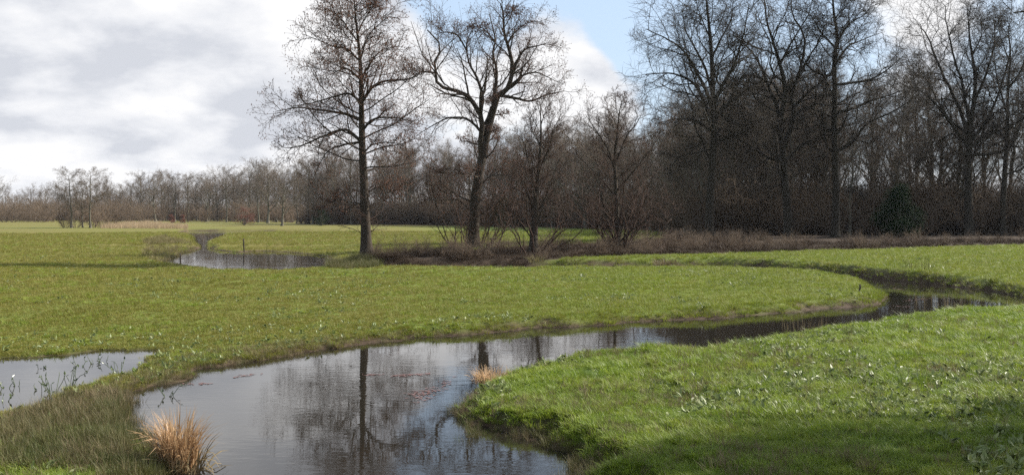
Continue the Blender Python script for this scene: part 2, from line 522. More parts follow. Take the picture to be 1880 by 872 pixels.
def make_water():
    m, nt, out = new_mat('stream_water')
    N = nt.nodes.new; L = nt.links.new
    p = N('ShaderNodeBsdfPrincipled')
    p.inputs['Base Color'].default_value = (.014, .012, .009, 1)
    p.inputs['Roughness'].default_value = .01
    p.inputs['IOR'].default_value = 1.36
    geo = N('ShaderNodeNewGeometry')
    mp = N('ShaderNodeMapping'); mp.inputs['Scale'].default_value = (1.0, 2.2, 1)
    L(geo.outputs['Position'], mp.inputs[0])
    n = N('ShaderNodeTexNoise'); n.inputs['Scale'].default_value = 3.5; n.inputs['Detail'].default_value = 3; n.inputs['Roughness'].default_value = .5
    L(mp.outputs[0], n.inputs['Vector'])
    # wind riffles only in patches
    n2 = N('ShaderNodeTexNoise'); n2.inputs['Scale'].default_value = .35; n2.inputs['Detail'].default_value = 2
    L(mp.outputs[0], n2.inputs['Vector'])
    mr = N('ShaderNodeMapRange'); L(n2.outputs[0], mr.inputs[0]); mr.inputs[1].default_value = .38; mr.inputs[2].default_value = .66; mr.inputs[3].default_value = .15; mr.inputs[4].default_value = 1
    mu = N('ShaderNodeMath'); mu.operation = 'MULTIPLY'; L(n.outputs[0], mu.inputs[0]); L(mr.outputs[0], mu.inputs[1])
    bp = N('ShaderNodeBump'); bp.inputs['Strength'].default_value = .075; bp.inputs['Distance'].default_value = .03
    L(mu.outputs[0], bp.inputs['Height']); L(bp.outputs[0], p.inputs['Normal'])
    L(p.outputs[0], out.inputs[0])
    me = bpy.data.meshes.new('water')
    me.from_pydata([(-150, -40, ZW), (120, -40, ZW), (120, 240, ZW), (-150, 240, ZW)], [], [(0, 1, 2, 3)])
    me.materials.append(m)
    o = link(bpy.data.objects.new('water', me))
    tag(o, 'still dark stream water winding through the meadow', 'water', kind='structure')


make_water()

# ------------------------------------------------------------------ trees


def grow(rng, mb, P, R, spec, mats):
    """successive orders of branches on the parent paths; spec: list of dict for kids() + sides"""
    last = None
    for s in spec:
        s = dict(s); k = s.pop('k'); mat = s.pop('m', 0)
        P, R = kids(rng, P, R, **s)
        V, Q = tubes(P, R, k); mb.add(V, Q, mat)
        last = (P, R)
    return last


def trunk_mesh(name, P, r0, r1, mat, k=12, flare=.7, fh=.5, power=.8):
    S = len(P)
    d = np.concatenate([[0], np.cumsum(np.linalg.norm(np.diff(P, axis=0), axis=1))])
    t = d / d[-1]
    R = r1 + (r0 - r1) * (1 - t) ** power
    R = R * (1 + flare * np.exp(-d / fh))
    V, Q = tubes(P[None], R[None], k)
    # roots and ribs: uneven section near the foot
    V = V.reshape(S, k, 3)
    an = np.arange(k) * 2 * np.pi / k
    rib = 1 + (.16 * np.sin(an * 3 + 1) + .10 * np.sin(an * 5))[None, :] * np.exp(-d / (fh * 1.6))[:, None] + .03 * np.sin(an * 4 + 2)[None, :]
    V = P[:, None, :] + (V - P[:, None, :]) * rib[:, :, None]
    return mesh_quads(name, V, Q, [mat]), R


def hero(name, label, base, trunk_px, limbs, r0, r1, seed, mats, spec_limb, spec_trunk, catkin=0, S=14, tpow=.8, flare=.7, cat='tree', group=None, base_shoots=0, deep=.55):
    """trunk_px: pixels of the trunk; limbs: (pixels, radius0, depth drift) all in the photograph, built at the tree's own distance"""
    rng = np.random.default_rng(seed)
    bx, by = base
    Y = G(bx, by, .05)[1]
    tp = [atY(x, y, Y) for x, y in trunk_px]
    X0 = tp[0][0]
    z0 = zt(X0, Y)[0] - .12
    tp[0][2] = min(tp[0][2], z0)
    root = empty(name, (X0, Y, z0), label, cat, group)
    org = np.array((X0, Y, z0))
    tp = resample(np.array(tp) - org, 30)
    tp[:, 1] += np.cumsum(rng.normal(0, .03, 30)); tp[0, 1] = 0
    me, TR = trunk_mesh('trunk', tp, r0, r1, mats[0], flare=flare, power=tpow)
    link(bpy.data.objects.new('trunk', me), root)
    LP = []; LR = []
    for (px, lr, dy) in limbs:
        # attach the first point to the trunk or to an earlier limb in depth
        first = atY(px[0][0], px[0][1], Y) - org
        cand = np.vstack([tp] + LP) if LP else tp
        j = np.argmin(np.hypot(cand[:, 0] - first[0], cand[:, 2] - first[2]))
        y0 = cand[j, 1]
        pts = []; run = 0; prev = first
        for q, (x, y) in enumerate(px):
            p = atY(x, y, Y) - org
            run += np.hypot(p[0] - prev[0], p[2] - prev[2]); prev = p
            off = y0 + dy * run
            pts.append(atY(x, y, Y + off) - org)
        pts[0] = cand[j]
        P = resample(pts, S)
        ln = np.linalg.norm(np.diff(P, axis=0), axis=1).sum()
        P[1:] += np.cumsum(rng.normal(0, .009 * ln, (S - 1, 3)), 0) * .5
        R = lr * (1 - .82 * np.linspace(0, 1, S) ** .8)
        LP.append(P); LR.append(R)
        V, Q = tubes(P[None], R[None], 8)
        link(bpy.data.objects.new('limb', mesh_quads('limb', V, Q, [mats[0]])), root)
    mb = MB()
    LP = np.array(LP); LR = np.array(LR)
    grow_last = []
    grow_last.append(grow(rng, mb, LP, LR, spec_limb, mats))
    if spec_trunk:
        grow_last.append(grow(rng, mb, tp[None], TR[None], spec_trunk, mats))
    if name == 'alder_tree' and r0 > .3:
        grow(rng, mb, tp[None], TR[None], low_trunk, mats)
    if base_shoots:
        # suckers and shoots round the foot
        n = base_shoots
        a = rng.random(n) * 6.28; ln = rng.uniform(2.0, 6.5, n)
        P = np.empty((n, 6, 3)); off = r0 * rng.uniform(.9, 4.0, n); P[:, 0] = np.stack([np.cos(a) * off, np.sin(a) * off, np.full(n, .0)], 1)
        d = nrmz(np.stack([np.cos(a) * .55, np.sin(a) * .55, np.ones(n)], 1) + rng.normal(0, .25, (n, 3)))
        for q in range(1, 6):
            P[:, q] = P[:, q - 1] + d * (ln / 5)[:, None]
            d = nrmz(d + rng.normal(0, .17, (n, 3)) + np.array([0, 0, .05]))
        R = rng.uniform(.03, .07, n)[:, None] * np.linspace(1, .3, 6)[None]
        V, Q = tubes(P, R, 5); mb.add(V, Q, 1)
        grow(rng, mb, P, R, [dict(n=7, t0=.2, t1=1, ang=.7, ln=('f', .45), S=4, k=3, up=.25, rmin=.009, m=1), dict(n=4, t0=.2, t1=1, ang=.7, ln=('f', .5), S=3, k=3, up=.15, rmin=.007, m=1)], mats)
    if catkin:
        P = np.concatenate([g[0] for g in grow_last]); n = len(P)
        pick = rng.choice(n, min(catkin, n), replace=False)
        c = P[pick, -1]
        Lk = rng.uniform(.05, .11, len(pick)); dd = nrmz(np.stack([rng.normal(0, .4, len(pick)), rng.normal(0, .4, len(pick)), -np.ones(len(pick))], 1))
        KP = np.stack([c, c + dd * (Lk * .5)[:, None], c + dd * Lk[:, None]], 1)
        KR = np.tile(np.array([[.012, .026, .010]]), (len(pick), 1))
        V, Q = tubes(KP, KR, 3); mb.add(V, Q, 2)
    me = mb.mesh('crown', [mats[0], mats[1]] + ([M_CATKIN] if catkin else []))
    link(bpy.data.objects.new('crown', me), root)
    return root


def R2(*p): return [(460 + .5735 * u, .5735 * v) for u, v in p]
def R3(*p): return [(1000 + .5734 * u, .5734 * v) for u, v in p]
def R4(*p): return [(1400 + .5735 * u, .5735 * v) for u, v in p]


AL = [M_ALDER, M_ALDER_TWIG]
OK_ = [M_OAK, M_OAK_TWIG]
# orders of branching
alder_limb = [dict(n=12, t0=.10, t1=1, ang=.75, ln=('f', .40), S=6, k=4, up=.18, grav=.05, wig=.15, rr=.5, rmin=.02, m=0),
              dict(n=6, t0=.12, t1=1, ang=.85, ln=('f', .58), S=4, k=3, up=.15, grav=.03, wig=.26, rr=.55, rmin=.011, m=1),
              dict(n=7, t0=.12, t1=1, ang=.8, ln=('f', .66), S=3, k=3, up=.1, wig=.24, rr=.6, rmin=.0098, m=1)]
alder_trunk = [dict(n=34, t0=.36, t1=.99, ang=1.25, ln=5.2, S=8, k=5, up=.05, grav=.035, wig=.10, rr=.30, rmin=.025, rmax=.08, taper_t=.6, m=0),
               dict(n=7, t0=.15, t1=1, ang=.75, ln=('f', .42), S=5, k=4, up=.16, grav=.04, wig=.15, rr=.5, rmin=.016, m=1),
               dict(n=6, t0=.15, t1=1, ang=.8, ln=('f', .58), S=4, k=3, up=.12, wig=.2, rr=.55, rmin=.010, m=1),
               dict(n=6, t0=.15, t1=1, ang=.8, ln=('f', .62), S=3, k=3, up=.08, wig=.24, rr=.6, rmin=.0075, m=1)]
oak_limb = [dict(n=13, t0=.12, t1=1, ang=.95, ln=('f', .47), S=7, k=4, up=.06, grav=.02, wig=.30, rr=.52, rmin=.03, m=0),
            dict(n=8, t0=.10, t1=1, ang=.9, ln=('f', .52), S=4, k=3, up=.06, grav=.02, wig=.32, rr=.55, rmin=.018, m=1),
            dict(n=8, t0=.12, t1=1, ang=.85, ln=('f', .72), S=3, k=3, up=.08, wig=.3, rr=.6, rmin=.0145, m=1)]
low_trunk = [dict(n=22, t0=.10, t1=.4, ang=1.2, ln=1.7, S=5, k=4, up=.0, grav=-.03, wig=.16, rr=.1, rmin=.014, rmax=.025, m=1),
             dict(n=6, t0=.15, t1=1, ang=.8, ln=('f', .5), S=4, k=3, up=.0, wig=.22, rr=.5, rmin=.010, m=1),
             dict(n=5, t0=.15, t1=1, ang=.8, ln=('f', .6), S=3, k=3, up=.0, wig=.22, rr=.6, rmin=.0075, m=1)]
oak_trunk = [dict(n=15, t0=.30, t1=.98, ang=.95, ln=8.5, S=9, k=5, up=.1, grav=.05, wig=.17, rr=.34, rmin=.05, taper_t=.55, m=0)] + \
            [dict(n=9, t0=.14, t1=1, ang=.9, ln=('f', .40), S=5, k=4, up=.06, grav=.02, wig=.3, rr=.52, rmin=.025, m=0),
             dict(n=7, t0=.12, t1=1, ang=.9, ln=('f', .55), S=4, k=3, up=.06, wig=.32, rr=.55, rmin=.015, m=1),
             dict(n=6, t0=.12, t1=1, ang=.85, ln=('f', .7), S=3, k=3, up=.08, wig=.3, rr=.6, rmin=.010, m=1)]

hero('alder_tree', 'tall single-stemmed bare alder with tiered spreading branches beside the pond', (675, 472),
     [(675, 472), (672, 445), (671, 410), (669, 370), (668, 330), (665, 280), (664, 230), (663, 190), (662, 140), (660, 100), (656, 60), (652, 20), (650, -18)],
     [(R2((355, 465), (300, 462), (240, 490), (195, 575)), .09, .3), (R2((355, 440), (300, 418), (230, 440), (160, 470), (110, 480)), .12, -.25),
      (R2((352, 400), (300, 368), (230, 358), (150, 348), (80, 358)), .12, .2), (R2((352, 330), (320, 305), (270, 315), (200, 335), (130, 345)), .1, -.4),
      (R2((350, 262), (310, 222), (270, 232), (180, 218)), .09, .35), (R2((345, 200), (310, 158), (260, 148), (160, 108)), .08, -.2),
      (R2((342, 135), (310, 88), (280, 50), (235, 15)), .06, .2), (R2((360, 480), (390, 462), (450, 455), (490, 470)), .07, -.4),
      (R2((365, 405), (400, 380), (470, 378), (525, 392)), .1, .25), (R2((362, 325), (390, 280), (440, 258), (500, 255), (550, 235)), .12, -.2),
      (R2((358, 255), (380, 213), (420, 165), (480, 148)), .09, .3), (R2((352, 190), (370, 140), (400, 100), (450, 60)), .07, -.3),
      (R2((348, 100), (365, 60), (395, 15), (420, -20)), .05, .2),
      (R2((360, 640), (320, 650), (280, 640), (230, 660)), .04, -.5), (R2((365, 620), (410, 600), (440, 620), (480, 600)), .04, .4)],
     .33, .02, 11, AL, alder_limb, [dict(alder_trunk[0], n=34, t0=.34, rmax=.06)] + alder_trunk[1:], catkin=8000, flare=1.1, tpow=.95)

hero('alder_tree', 'broad forked bare alder with thick crooked limbs and suckers round its foot', (873, 455),
     R2((715, 796), (714, 760), (715, 700), (722, 620), (735, 540), (748, 470), (760, 415), (775, 360), (792, 305)),
     [(R2((790, 310), (825, 280), (836, 220), (822, 150), (806, 100), (800, 40), (792, 8)), .24, -.1),
      (R2((778, 350), (786, 290), (791, 230), (776, 170), (781, 120), (762, 40)), .20, .3),
      (R2((742, 500), (736, 430), (736, 375), (700, 320), (670, 295), (600, 275), (583, 240), (580, 190), (600, 150), (560, 95)), .26, -.15),
      (R2((736, 380), (741, 310), (720, 240), (698, 200), (690, 150), (715, 90)), .17, .25),
      (R2((738, 430), (700, 390), (640, 378), (590, 400), (530, 440)), .13, .1), (R2((792, 308), (850, 320), (900, 325), (950, 305), (1005, 292)), .15, -.3),
      (R2((826, 280), (870, 245), (920, 238), (985, 268)), .13, .3), (R2((836, 220), (870, 170), (920, 150), (955, 145)), .12, -.35),
      (R2((822, 150), (850, 100), (890, 75), (935, 70)), .09, .3), (R2((583, 240), (550, 230), (520, 240), (480, 200)), .09, .3), (R2((690, 150), (660, 110), (620, 100), (600, 80)), .08, -.3),
      (R2((781, 120), (740, 90), (700, 85)), .07, -.2), (R2((800, 60), (830, 40), (860, 35)), .05, .3), (R2((735, 540), (690, 560), (640, 540), (600, 570)), .07, -.4),
      (R2((728, 600), (780, 560), (830, 560), (870, 540)), .07, .4), (R2((718, 680), (660, 640), (600, 640), (540, 620)), .06, -.5), (R2((716, 700), (760, 670), (800, 640), (850, 600)), .06, -.4)],
     .46, .22, 12, AL, alder_limb, [dict(alder_trunk[0], n=12, t0=.3, t1=.98, ln=4.0)] + alder_trunk[1:], catkin=7500, base_shoots=26, tpow=.9, flare=.55)

hero('alder_tree', 'slender young alder with several thin stems rising from the brown bank', (979, 470),
     R2((905, 815), (907, 760), (912, 690), (917, 600), (925, 520), (930, 430), (928, 330)),
     [(R2((906, 790), (890, 720), (880, 640), (878, 560)), .09, .3), (R2((908, 740), (935, 660), (960, 590), (985, 520)), .07, -.3), (R2((915, 640), (900, 560), (880, 480), (860, 420)), .07, .2),
      (R2((922, 560), (950, 480), (965, 420), (990, 370)), .06, -.2), (R2((928, 470), (905, 420), (895, 370)), .05, .2), (R2((906, 770), (870, 720), (850, 680)), .05, -.3),
      (R2((910, 720), (950, 700), (1000, 640), (1030, 580)), .05, .4)],
     .27, .015, 13, AL, [dict(alder_limb[0], n=8), alder_limb[1], alder_limb[2]], [dict(alder_trunk[0], n=20, t0=.25, t1=1, ln=2.3, taper_t=.4, ang=.7, up=.25)] + alder_trunk[1:], base_shoots=8, tpow=1.0)

hero('alder_tree', 'bushy many-stemmed alder fanning out at the end of the brown bank', (1130, 464),
     R3((232, 800), (231, 700), (228, 600), (225, 500), (232, 430), (238, 370), (246, 325)),
     [(R3((225, 790), (190, 740), (160, 690), (130, 600)), .08, .3), (R3((228, 785), (200, 710), (180, 620), (170, 520)), .09, -.3), (R3((236, 785), (260, 700), (280, 620), (300, 520)), .08, .25),
      (R3((238, 790), (290, 730), (330, 700), (360, 640)), .07, -.2), (R3((240, 795), (310, 770), (370, 740), (410, 690)), .06, .3), (R3((228, 560), (200, 480), (160, 420), (130, 380)), .08, -.2),
      (R3((230, 520), (260, 440), (290, 400), (310, 350)), .08, .3), (R3((226, 640), (170, 560), (110, 500), (80, 440)), .07, .1), (R3((232, 620), (290, 540), (340, 480), (370, 420)), .07, -.2)],
     .2, .012, 14, AL, [dict(alder_limb[0], n=8), alder_limb[1], alder_limb[2]], [dict(alder_trunk[0], n=14, t0=.3, ln=3.0, ang=.8, up=.2)] + alder_trunk[1:], base_shoots=22)

hero('oak_tree', 'large bare oak with straight trunk and rounded crown at the wood corner', (1303, 443),
     R3((526, 780), (527, 700), (530, 630), (536, 540), (541, 460), (542, 390), (540, 330), (538, 240), (533, 150), (525, 60), (516, -20)),
     [(R3((541, 400), (505, 320), (480, 270), (430, 240), (380, 228), (320, 235)), .22, .15), (R3((541, 360), (520, 300), (485, 230), (440, 160), (400, 130), (335, 95)), .22, -.25),
      (R3((540, 300), (515, 220), (480, 150), (455, 90), (440, 20)), .17, .3), (R3((543, 330), (572, 270), (602, 210), (622, 150), (640, 90), (655, 10)), .22, -.2),
      (R3((543, 385), (582, 340), (625, 260), (670, 200)), .2, .3), (R3((541, 430), (490, 390), (430, 385), (370, 400)), .14, -.35), (R3((540, 470), (480, 490), (440, 500), (400, 540)), .1, .3),
      (R3((542, 450), (600, 440), (650, 415), (700, 420)), .13, -.3), (R3((536, 200), (560, 130), (590, 70), (600, -10)), .14, .25), (R3((530, 120), (500, 60), (480, -10)), .1, -.2),
      (R3((541, 440), (580, 390), (640, 370), (690, 350)), .12, .45)],
     .44, .06, 21, OK_, oak_limb, oak_trunk, tpow=.75)
hero('oak_tree', 'large bare oak forking low into two wide leaders before the wood', (1446, 440),
     R3((778, 775), (777, 700), (772, 620), (766, 540), (760, 470), (752, 400)),
     [(R3((764, 520), (720, 512), (660, 482), (600, 450), (550, 445)), .2, -.3), (R3((755, 420), (742, 350), (720, 290), (690, 220), (655, 160), (600, 110)), .28, .2),
      (R3((752, 400), (762, 290), (745, 200), (720, 120), (700, 40), (690, -30)), .3, -.1), (R3((766, 480), (792, 400), (800, 345), (792, 290), (820, 200), (832, 100), (800, 40), (790, -20)), .3, .15),
      (R3((800, 350), (850, 290), (900, 250), (950, 180)), .18, -.25), (R3((765, 520), (820, 470), (880, 440), (930, 400)), .15, .3), (R3((745, 210), (790, 140), (840, 60), (860, -20)), .14, .3),
      (R3((720, 290), (680, 280), (640, 250), (610, 260)), .12, -.4), (R3((822, 200), (870, 140), (900, 60)), .13, -.2), (R3((768, 590), (720, 600), (680, 570), (650, 590)), .08, .4)],
     .47, .27, 22, OK_, oak_limb, [dict(oak_trunk[0], n=6, t0=.4)] + oak_trunk[1:], tpow=1.0)
hero('oak_tree', 'tall bare oak with long level limbs beside the dark holly', (1533, 440),
     R4((232, 768), (234, 700), (235, 600), (232, 500), (230, 400), (231, 300), (229, 200), (238, 120), (228, 50), (222, -30)),
     [(R4((240, 500), (290, 450), (340, 390), (420, 352), (470, 320)), .2, -.3), (R4((238, 372), (320, 330), (400, 300), (490, 265)), .19, .15),
      (R4((236, 285), (330, 260), (390, 230), (450, 180)), .17, -.2), (R4((233, 205), (270, 150), (310, 130), (380, 105)), .15, .25), (R4((236, 130), (280, 80), (330, 50), (360, 10)), .12, -.2),
      (R4((228, 300), (170, 310), (110, 330), (70, 310)), .14, .3), (R4((228, 235), (180, 235), (120, 190), (90, 150)), .15, -.3), (R4((230, 160), (190, 110), (160, 60), (130, 20)), .13, .2),
      (R4((230, 420), (180, 400), (140, 420), (100, 400)), .12, -.35), (R4((226, 60), (260, 20), (280, -20)), .08, .2), (R4((234, 620), (290, 600), (330, 610)), .06, -.4)],
     .42, .06, 23, OK_, oak_limb, oak_trunk, tpow=.7)
hero('oak_tree', 'massive bare oak with wide fan of limbs behind the holly', (1778, 436),
     R4((662, 760), (660, 680), (659, 600), (660, 500), (664, 420), (676, 330), (680, 250), (664, 130), (652, 10)),
     [(R4((657, 470), (600, 400), (550, 335), (500, 285), (450, 270)), .22, -.25), (R4((661, 430), (612, 300), (565, 200), (530, 110), (500, 70)), .24, .2),
      (R4((664, 400), (640, 280), (610, 180), (590, 90), (585, 20)), .2, -.2), (R4((668, 455), (720, 380), (762, 280), (792, 180), (800, 90)), .24, .25), (R4((664, 505), (740, 492), (800, 468), (860, 470)), .18, -.3),
      (R4((678, 330), (720, 230), (740, 140), (735, 50)), .18, -.2), (R4((658, 540), (600, 520), (540, 500), (500, 520)), .12, .35), (R4((660, 480), (720, 440), (800, 400), (870, 340)), .18, .1),
      (R4((662, 420), (590, 370), (520, 250), (470, 190)), .16, .4), (R4((670, 180), (700, 110), (690, 30)), .1, .2)],
     .52, .03, 24, OK_, oak_limb, oak_trunk, tpow=1.05)
hero('oak_tree', 'straight bare oak with upright limbs at the outer end of the wood', (1842, 436),
     R4((768, 760), (768, 680), (774, 580), (782, 480), (786, 380), (788, 280), (795, 180), (790, 80), (800, 20)),
     [(R4((782, 480), (820, 420), (850, 350), (870, 260), (880, 180)), .18, .2), (R4((786, 380), (760, 300), (745, 220), (740, 140)), .15, -.3), (R4((788, 290), (830, 220), (850, 140), (860, 60)), .15, -.2),
      (R4((784, 440), (740, 400), (700, 350)), .12, .3), (R4((776, 560), (830, 540), (880, 500), (920, 480)), .12, -.2), (R4((792, 200), (760, 120), (750, 60)), .1, .2), (R4((788, 340), (850, 320), (920, 280)), .13, .3)],
     .37, .02, 25, OK_, oak_limb, [dict(oak_trunk[0], n=9)] + oak_trunk[1:], tpow=1.0)


def proto_tree(seed, Ht, kind):
    """a wood tree of height Ht: (trunk mesh, crown mesh)"""
    rng = np.random.default_rng(seed)
    S = 16
    zz = np.linspace(0, 1, S)
    P = np.stack([np.cumsum(rng.normal(0, .12, S)), np.cumsum(rng.normal(0, .12, S)), zz * Ht * (.97 if kind != 'spread' else .8)], 1)
    P[:, :2] -= P[0, :2]
    r0 = Ht * .0145 if kind != 'spread' else Ht * .02
    me, R = trunk_mesh('trunk', P, r0, .03, M_WOOD, k=9, power=.8)
    mb = MB()
    if kind == 'spread':
        a = dict(n=18, t0=.2, t1=.98, ang=.95, ln=Ht * .46, S=8, k=5, up=.15, grav=.07, wig=.15, rr=.5, rmin=.05, taper_t=.5)
    elif kind == 'alder':
        a = dict(n=26, t0=.25, t1=.98, ang=1.1, ln=Ht * .32, S=7, k=5, up=.1, grav=.04, wig=.14, rr=.4, rmin=.04, taper_t=.5)
    else:
        a = dict(n=20, t0=.2, t1=.98, ang=.75, ln=Ht * .36, S=8, k=5, up=.15, grav=.06, wig=.16, rr=.45, rmin=.04, taper_t=.45)
    grow(rng, mb, P[None], R[None], [a,
         dict(n=7, t0=.12, t1=1, ang=.75, ln=('f', .46), S=5, k=3, up=.13, grav=.04, wig=.2, rr=.5, rmin=.024, m=0),
         dict(n=7, t0=.12, t1=1, ang=.75, ln=('f', .55), S=3, k=3, up=.12, wig=.24, rr=.55, rmin=.016, m=1),
         dict(n=5, t0=.12, t1=1, ang=.7, ln=('f', .75), S=3, k=3, up=.1, wig=.22, rr=.6, rmin=.011, m=1)], None)
    return me, mb.mesh('crown', [M_WOOD, M_WOOD_TWIG])


PROTO = [proto_tree(101, 20, 'tall'), proto_tree(102, 20, 'tall'), proto_tree(103, 20, 'tall'), proto_tree(104, 20, 'spread'), proto_tree(105, 20, 'spread'), proto_tree(106, 20, 'alder')]
rnd = random.Random(5)


def place_tree(x, y, ht, k, label, group, name='woodland_tree', squash=1.0):
    z = zt(x, y)[0] - .15
    o = empty(name, (x, y, z), label, 'tree', group)
    o.rotation_euler = (rnd.uniform(-.03, .03), rnd.uniform(-.03, .03), rnd.uniform(0, 6.28))
    s = ht / 20
    o.scale = (s * squash, s * squash, s)
    link(bpy.data.objects.new('trunk', PROTO[k][0]), o)
    link(bpy.data.objects.new('crown', PROTO[k][1]), o)
    return o


# wood behind the alders and along the right: rows stepping back from its edge
edge = [(-58, 275), (-40, 256), (-18, 246), (4, 212), (17, 172), (22, 140), (22, 122), (34, 118), (50, 117), (66, 116), (86, 112)]
edge = np.array(edge, float)
cum = np.concatenate([[0], np.cumsum(np.linalg.norm(np.diff(edge, axis=0), axis=1))])


def edge_pt(s, back):
    s = min(max(s, 0), cum[-1] - .01)
    i = int(np.searchsorted(cum, s, 'right') - 1)
    f = (s - cum[i]) / (cum[i + 1] - cum[i])
    p = edge[i] * (1 - f) + edge[i + 1] * f
    t = (edge[i + 1] - edge[i]) / (cum[i + 1] - cum[i])
    n = np.array((-t[1], t[0]))
    if n[1] < 0: n = -n
    n = n / np.linalg.norm(n)
    return p + n * back


wl = ('bare brown tree in the dense wood behind the alders', 'trees of the wood behind the alders')
wr = ('bare brown tree in the dark wood behind the oaks', 'trees of the wood behind the oaks')
for row, (back, sp, hh) in enumerate(((1.5, 7.0, 16.5), (8, 6.0, 18.5), (18, 6.5, 19.5), (32, 7.5, 20))):
    s = rnd.uniform(0, 4)
    while s < cum[-1]:
        x, y = edge_pt(s, back + rnd.uniform(-2, 2))
        right = x > 21
        ht = hh * rnd.uniform(.82, 1.12) * (1.04 if right else 1.0)
        if right and row == 0: ht *= .8
        vis = abs(x) < y * .53 + 4
        if vis:
            lab = wr if right else wl
            place_tree(x, y, ht, rnd.choice((0, 1, 2, 2, 3, 5)), lab[0], lab[1], squash=rnd.uniform(.9, 1.15))
        s += sp * rnd.uniform(.7, 1.35)


def by_pix(x, yb, yt, k, label, group=None, name='far_tree', squash=1.0):
    X, Y = G(x, yb, 0)
    top = atY(x, yt, Y)[2]
    return place_tree(X, Y, top, k, label, group, name, squash)


far = ('bare tree in the hazy tree line across the field', 'trees of the far tree line')
for (x, yb, yt, k) in ((-12, 406, 300, 3), (8, 404.6, 345, 2), (26, 404.3, 350, 3), (57, 404.5, 338, 3), (88, 404.5, 330, 4), (108, 405, 332, 4), (198, 405.5, 334, 2), (222, 406, 338, 5), (240, 405.5, 342, 2), (258, 406, 330, 0),
                       (286, 407, 311, 4), (305, 405.5, 330, 2), (322, 406, 322, 0), (345, 406, 325, 1), (362, 405.5, 330, 2), (380, 407, 322, 3), (400, 406, 316, 2), (416, 408, 310, 0), (436, 407, 318, 1), (455, 408, 306, 2), (474, 409, 300, 0),
                       (492, 410, 296, 3), (545, 410.5, 298, 1), (562, 411, 300, 2), (330, 404.5, 326, 4), (425, 405.5, 314, 4), (482, 406, 302, 1), (210, 404.6, 340, 3), (275, 404.6, 330, 1), (120, 404, 345, 0), (140, 404, 345, 2), (160, 404, 340, 1), (180, 404.4, 338, 0), (508, 408, 306, 2), (372, 404.6, 328, 0), (35, 404, 358, 1)):
    by_pix(x, yb, yt, k, far[0], far[1])
for x in range(190, 640, 17):
    by_pix(x + rnd.uniform(-6, 6), 403.6 + .008 * (x - 190) + rnd.uniform(-.2, .5), 330 - (x - 190) * .075 + rnd.uniform(-12, 20), rnd.choice((0, 1, 2, 3, 4, 4)), far[0], far[1], squash=rnd.uniform(1, 1.35))
by_pix(518, 415, 302, 3, 'bare spreading oak standing in front of the far tree line', name='field_oak')
clump_bushes = []
ca = ('bare alder in the small clump on the left field', 'alders of the field clump')
for (x, yb, yt, k) in ((131, 418.5, 309, 5), (152, 418, 330, 5), (166, 418.5, 309, 5)):
    by_pix(x, yb, yt, k, ca[0], ca[1], 'clump_alder', 1.15)

cb = ('low brown twiggy bush under the field clump alders', 'bushes under the field clump')
for (x, yb, w) in ((120, 418.5, 1.0), (140, 418, 1.2), (185, 418, 1.3), (172, 417.5, 1.2), (205, 417.5, 1.0)):
    clump_bushes.append((x, yb, w))
# near oak standing right of the path: its twigs reach into the corner and its shade lies on the grass
def near_oak():
    rng = np.random.default_rng(77)
    S = 14
    P = np.stack([np.cumsum(rng.normal(0, .05, S)), np.cumsum(rng.normal(0, .05, S)), np.linspace(0, 12.5, S)], 1); P[:, :2] -= P[0, :2]
    root = empty('shade_oak', (14.3, 15.6, zt(14.3, 15.6)[0] - .1), 'bare oak beside the near bank, only a twig tip in view', 'tree')
    me, R = trunk_mesh('trunk', P, .36, .05, M_OAK)
    link(bpy.data.objects.new('trunk', me), root)
    LP = resample(np.array([(0, 0, 4.6), (-2.2, .3, 5.3), (-4.2, .5, 5.75), (-5.5, .6, 6.05), (-6.45, .5, 5.95)]), 14)
    LR = .1 * (1 - .9 * np.linspace(0, 1, 14))
    V, Q = tubes(LP[None], LR[None], 7); link(bpy.data.objects.new('limb', mesh_quads('limb', V, Q, [M_OAK])), root)
    mb = MB()
    grow(rng, mb, P[None], R[None], [dict(n=20, t0=.3, t1=.98, ang=.9, ln=3.6, S=8, k=5, up=.1, grav=.06, wig=.15, rr=.45, rmin=.05, taper_t=.4)] + [dict(oak_limb[0], n=9), dict(oak_limb[1], n=7), dict(oak_limb[2], n=6)], OK_)
    link(bpy.data.objects.new('crown', mb.mesh('crown', OK_)), root)


near_oak()

# ------------------------------------------------------------------ scattering of what nobody could count
TUFTS = {}


def blades(rng, n, rad, h, w, lean=.5, curl=.4, hvar=.4):
    """n grass blades in a tuft: three cross-sections each"""
    a = rng.random(n) * 6.28; rr = rad * np.sqrt(rng.random(n))
    base = np.stack([np.cos(a) * rr, np.sin(a) * rr, np.full(n, -.02)], 1)
    hh = h * (1 - hvar + 2 * hvar * rng.random(n) * .8)
    az = a + rng.normal(0, .8, n)
    ln = lean * rng.random(n)
    d = np.stack([np.cos(az) * ln, np.sin(az) * ln, np.ones(n)], 1)
    side = np.stack([-np.sin(az + rng.normal(0, .6, n)), np.cos(az), np.zeros(n)], 1)
    mid = base + d * (hh * .55)[:, None]
    d2 = d.copy(); d2[:, :2] *= (1 + curl * 3 * rng.random(n))[:, None]; d2[:, 2] *= (1 - curl * rng.random(n))
    tip = mid + d2 * (hh * .5)[:, None]
    ww = w * rng.uniform(.6, 1.2, n)
    V = np.empty((n, 6, 3))
    V[:, 0] = base - side * ww[:, None] / 2; V[:, 1] = base + side * ww[:, None] / 2
    V[:, 2] = mid - side * ww[:, None] * .42; V[:, 3] = mid + side * ww[:, None] * .42
    V[:, 4] = tip - side * ww[:, None] * .06; V[:, 5] = tip + side * ww[:, None] * .06
    i = np.arange(n)[:, None] * 6
    Q = np.concatenate([i + np.array([[0, 1, 3, 2]]), i + np.array([[2, 3, 5, 4]])])
    return V.reshape(-1, 3), Q


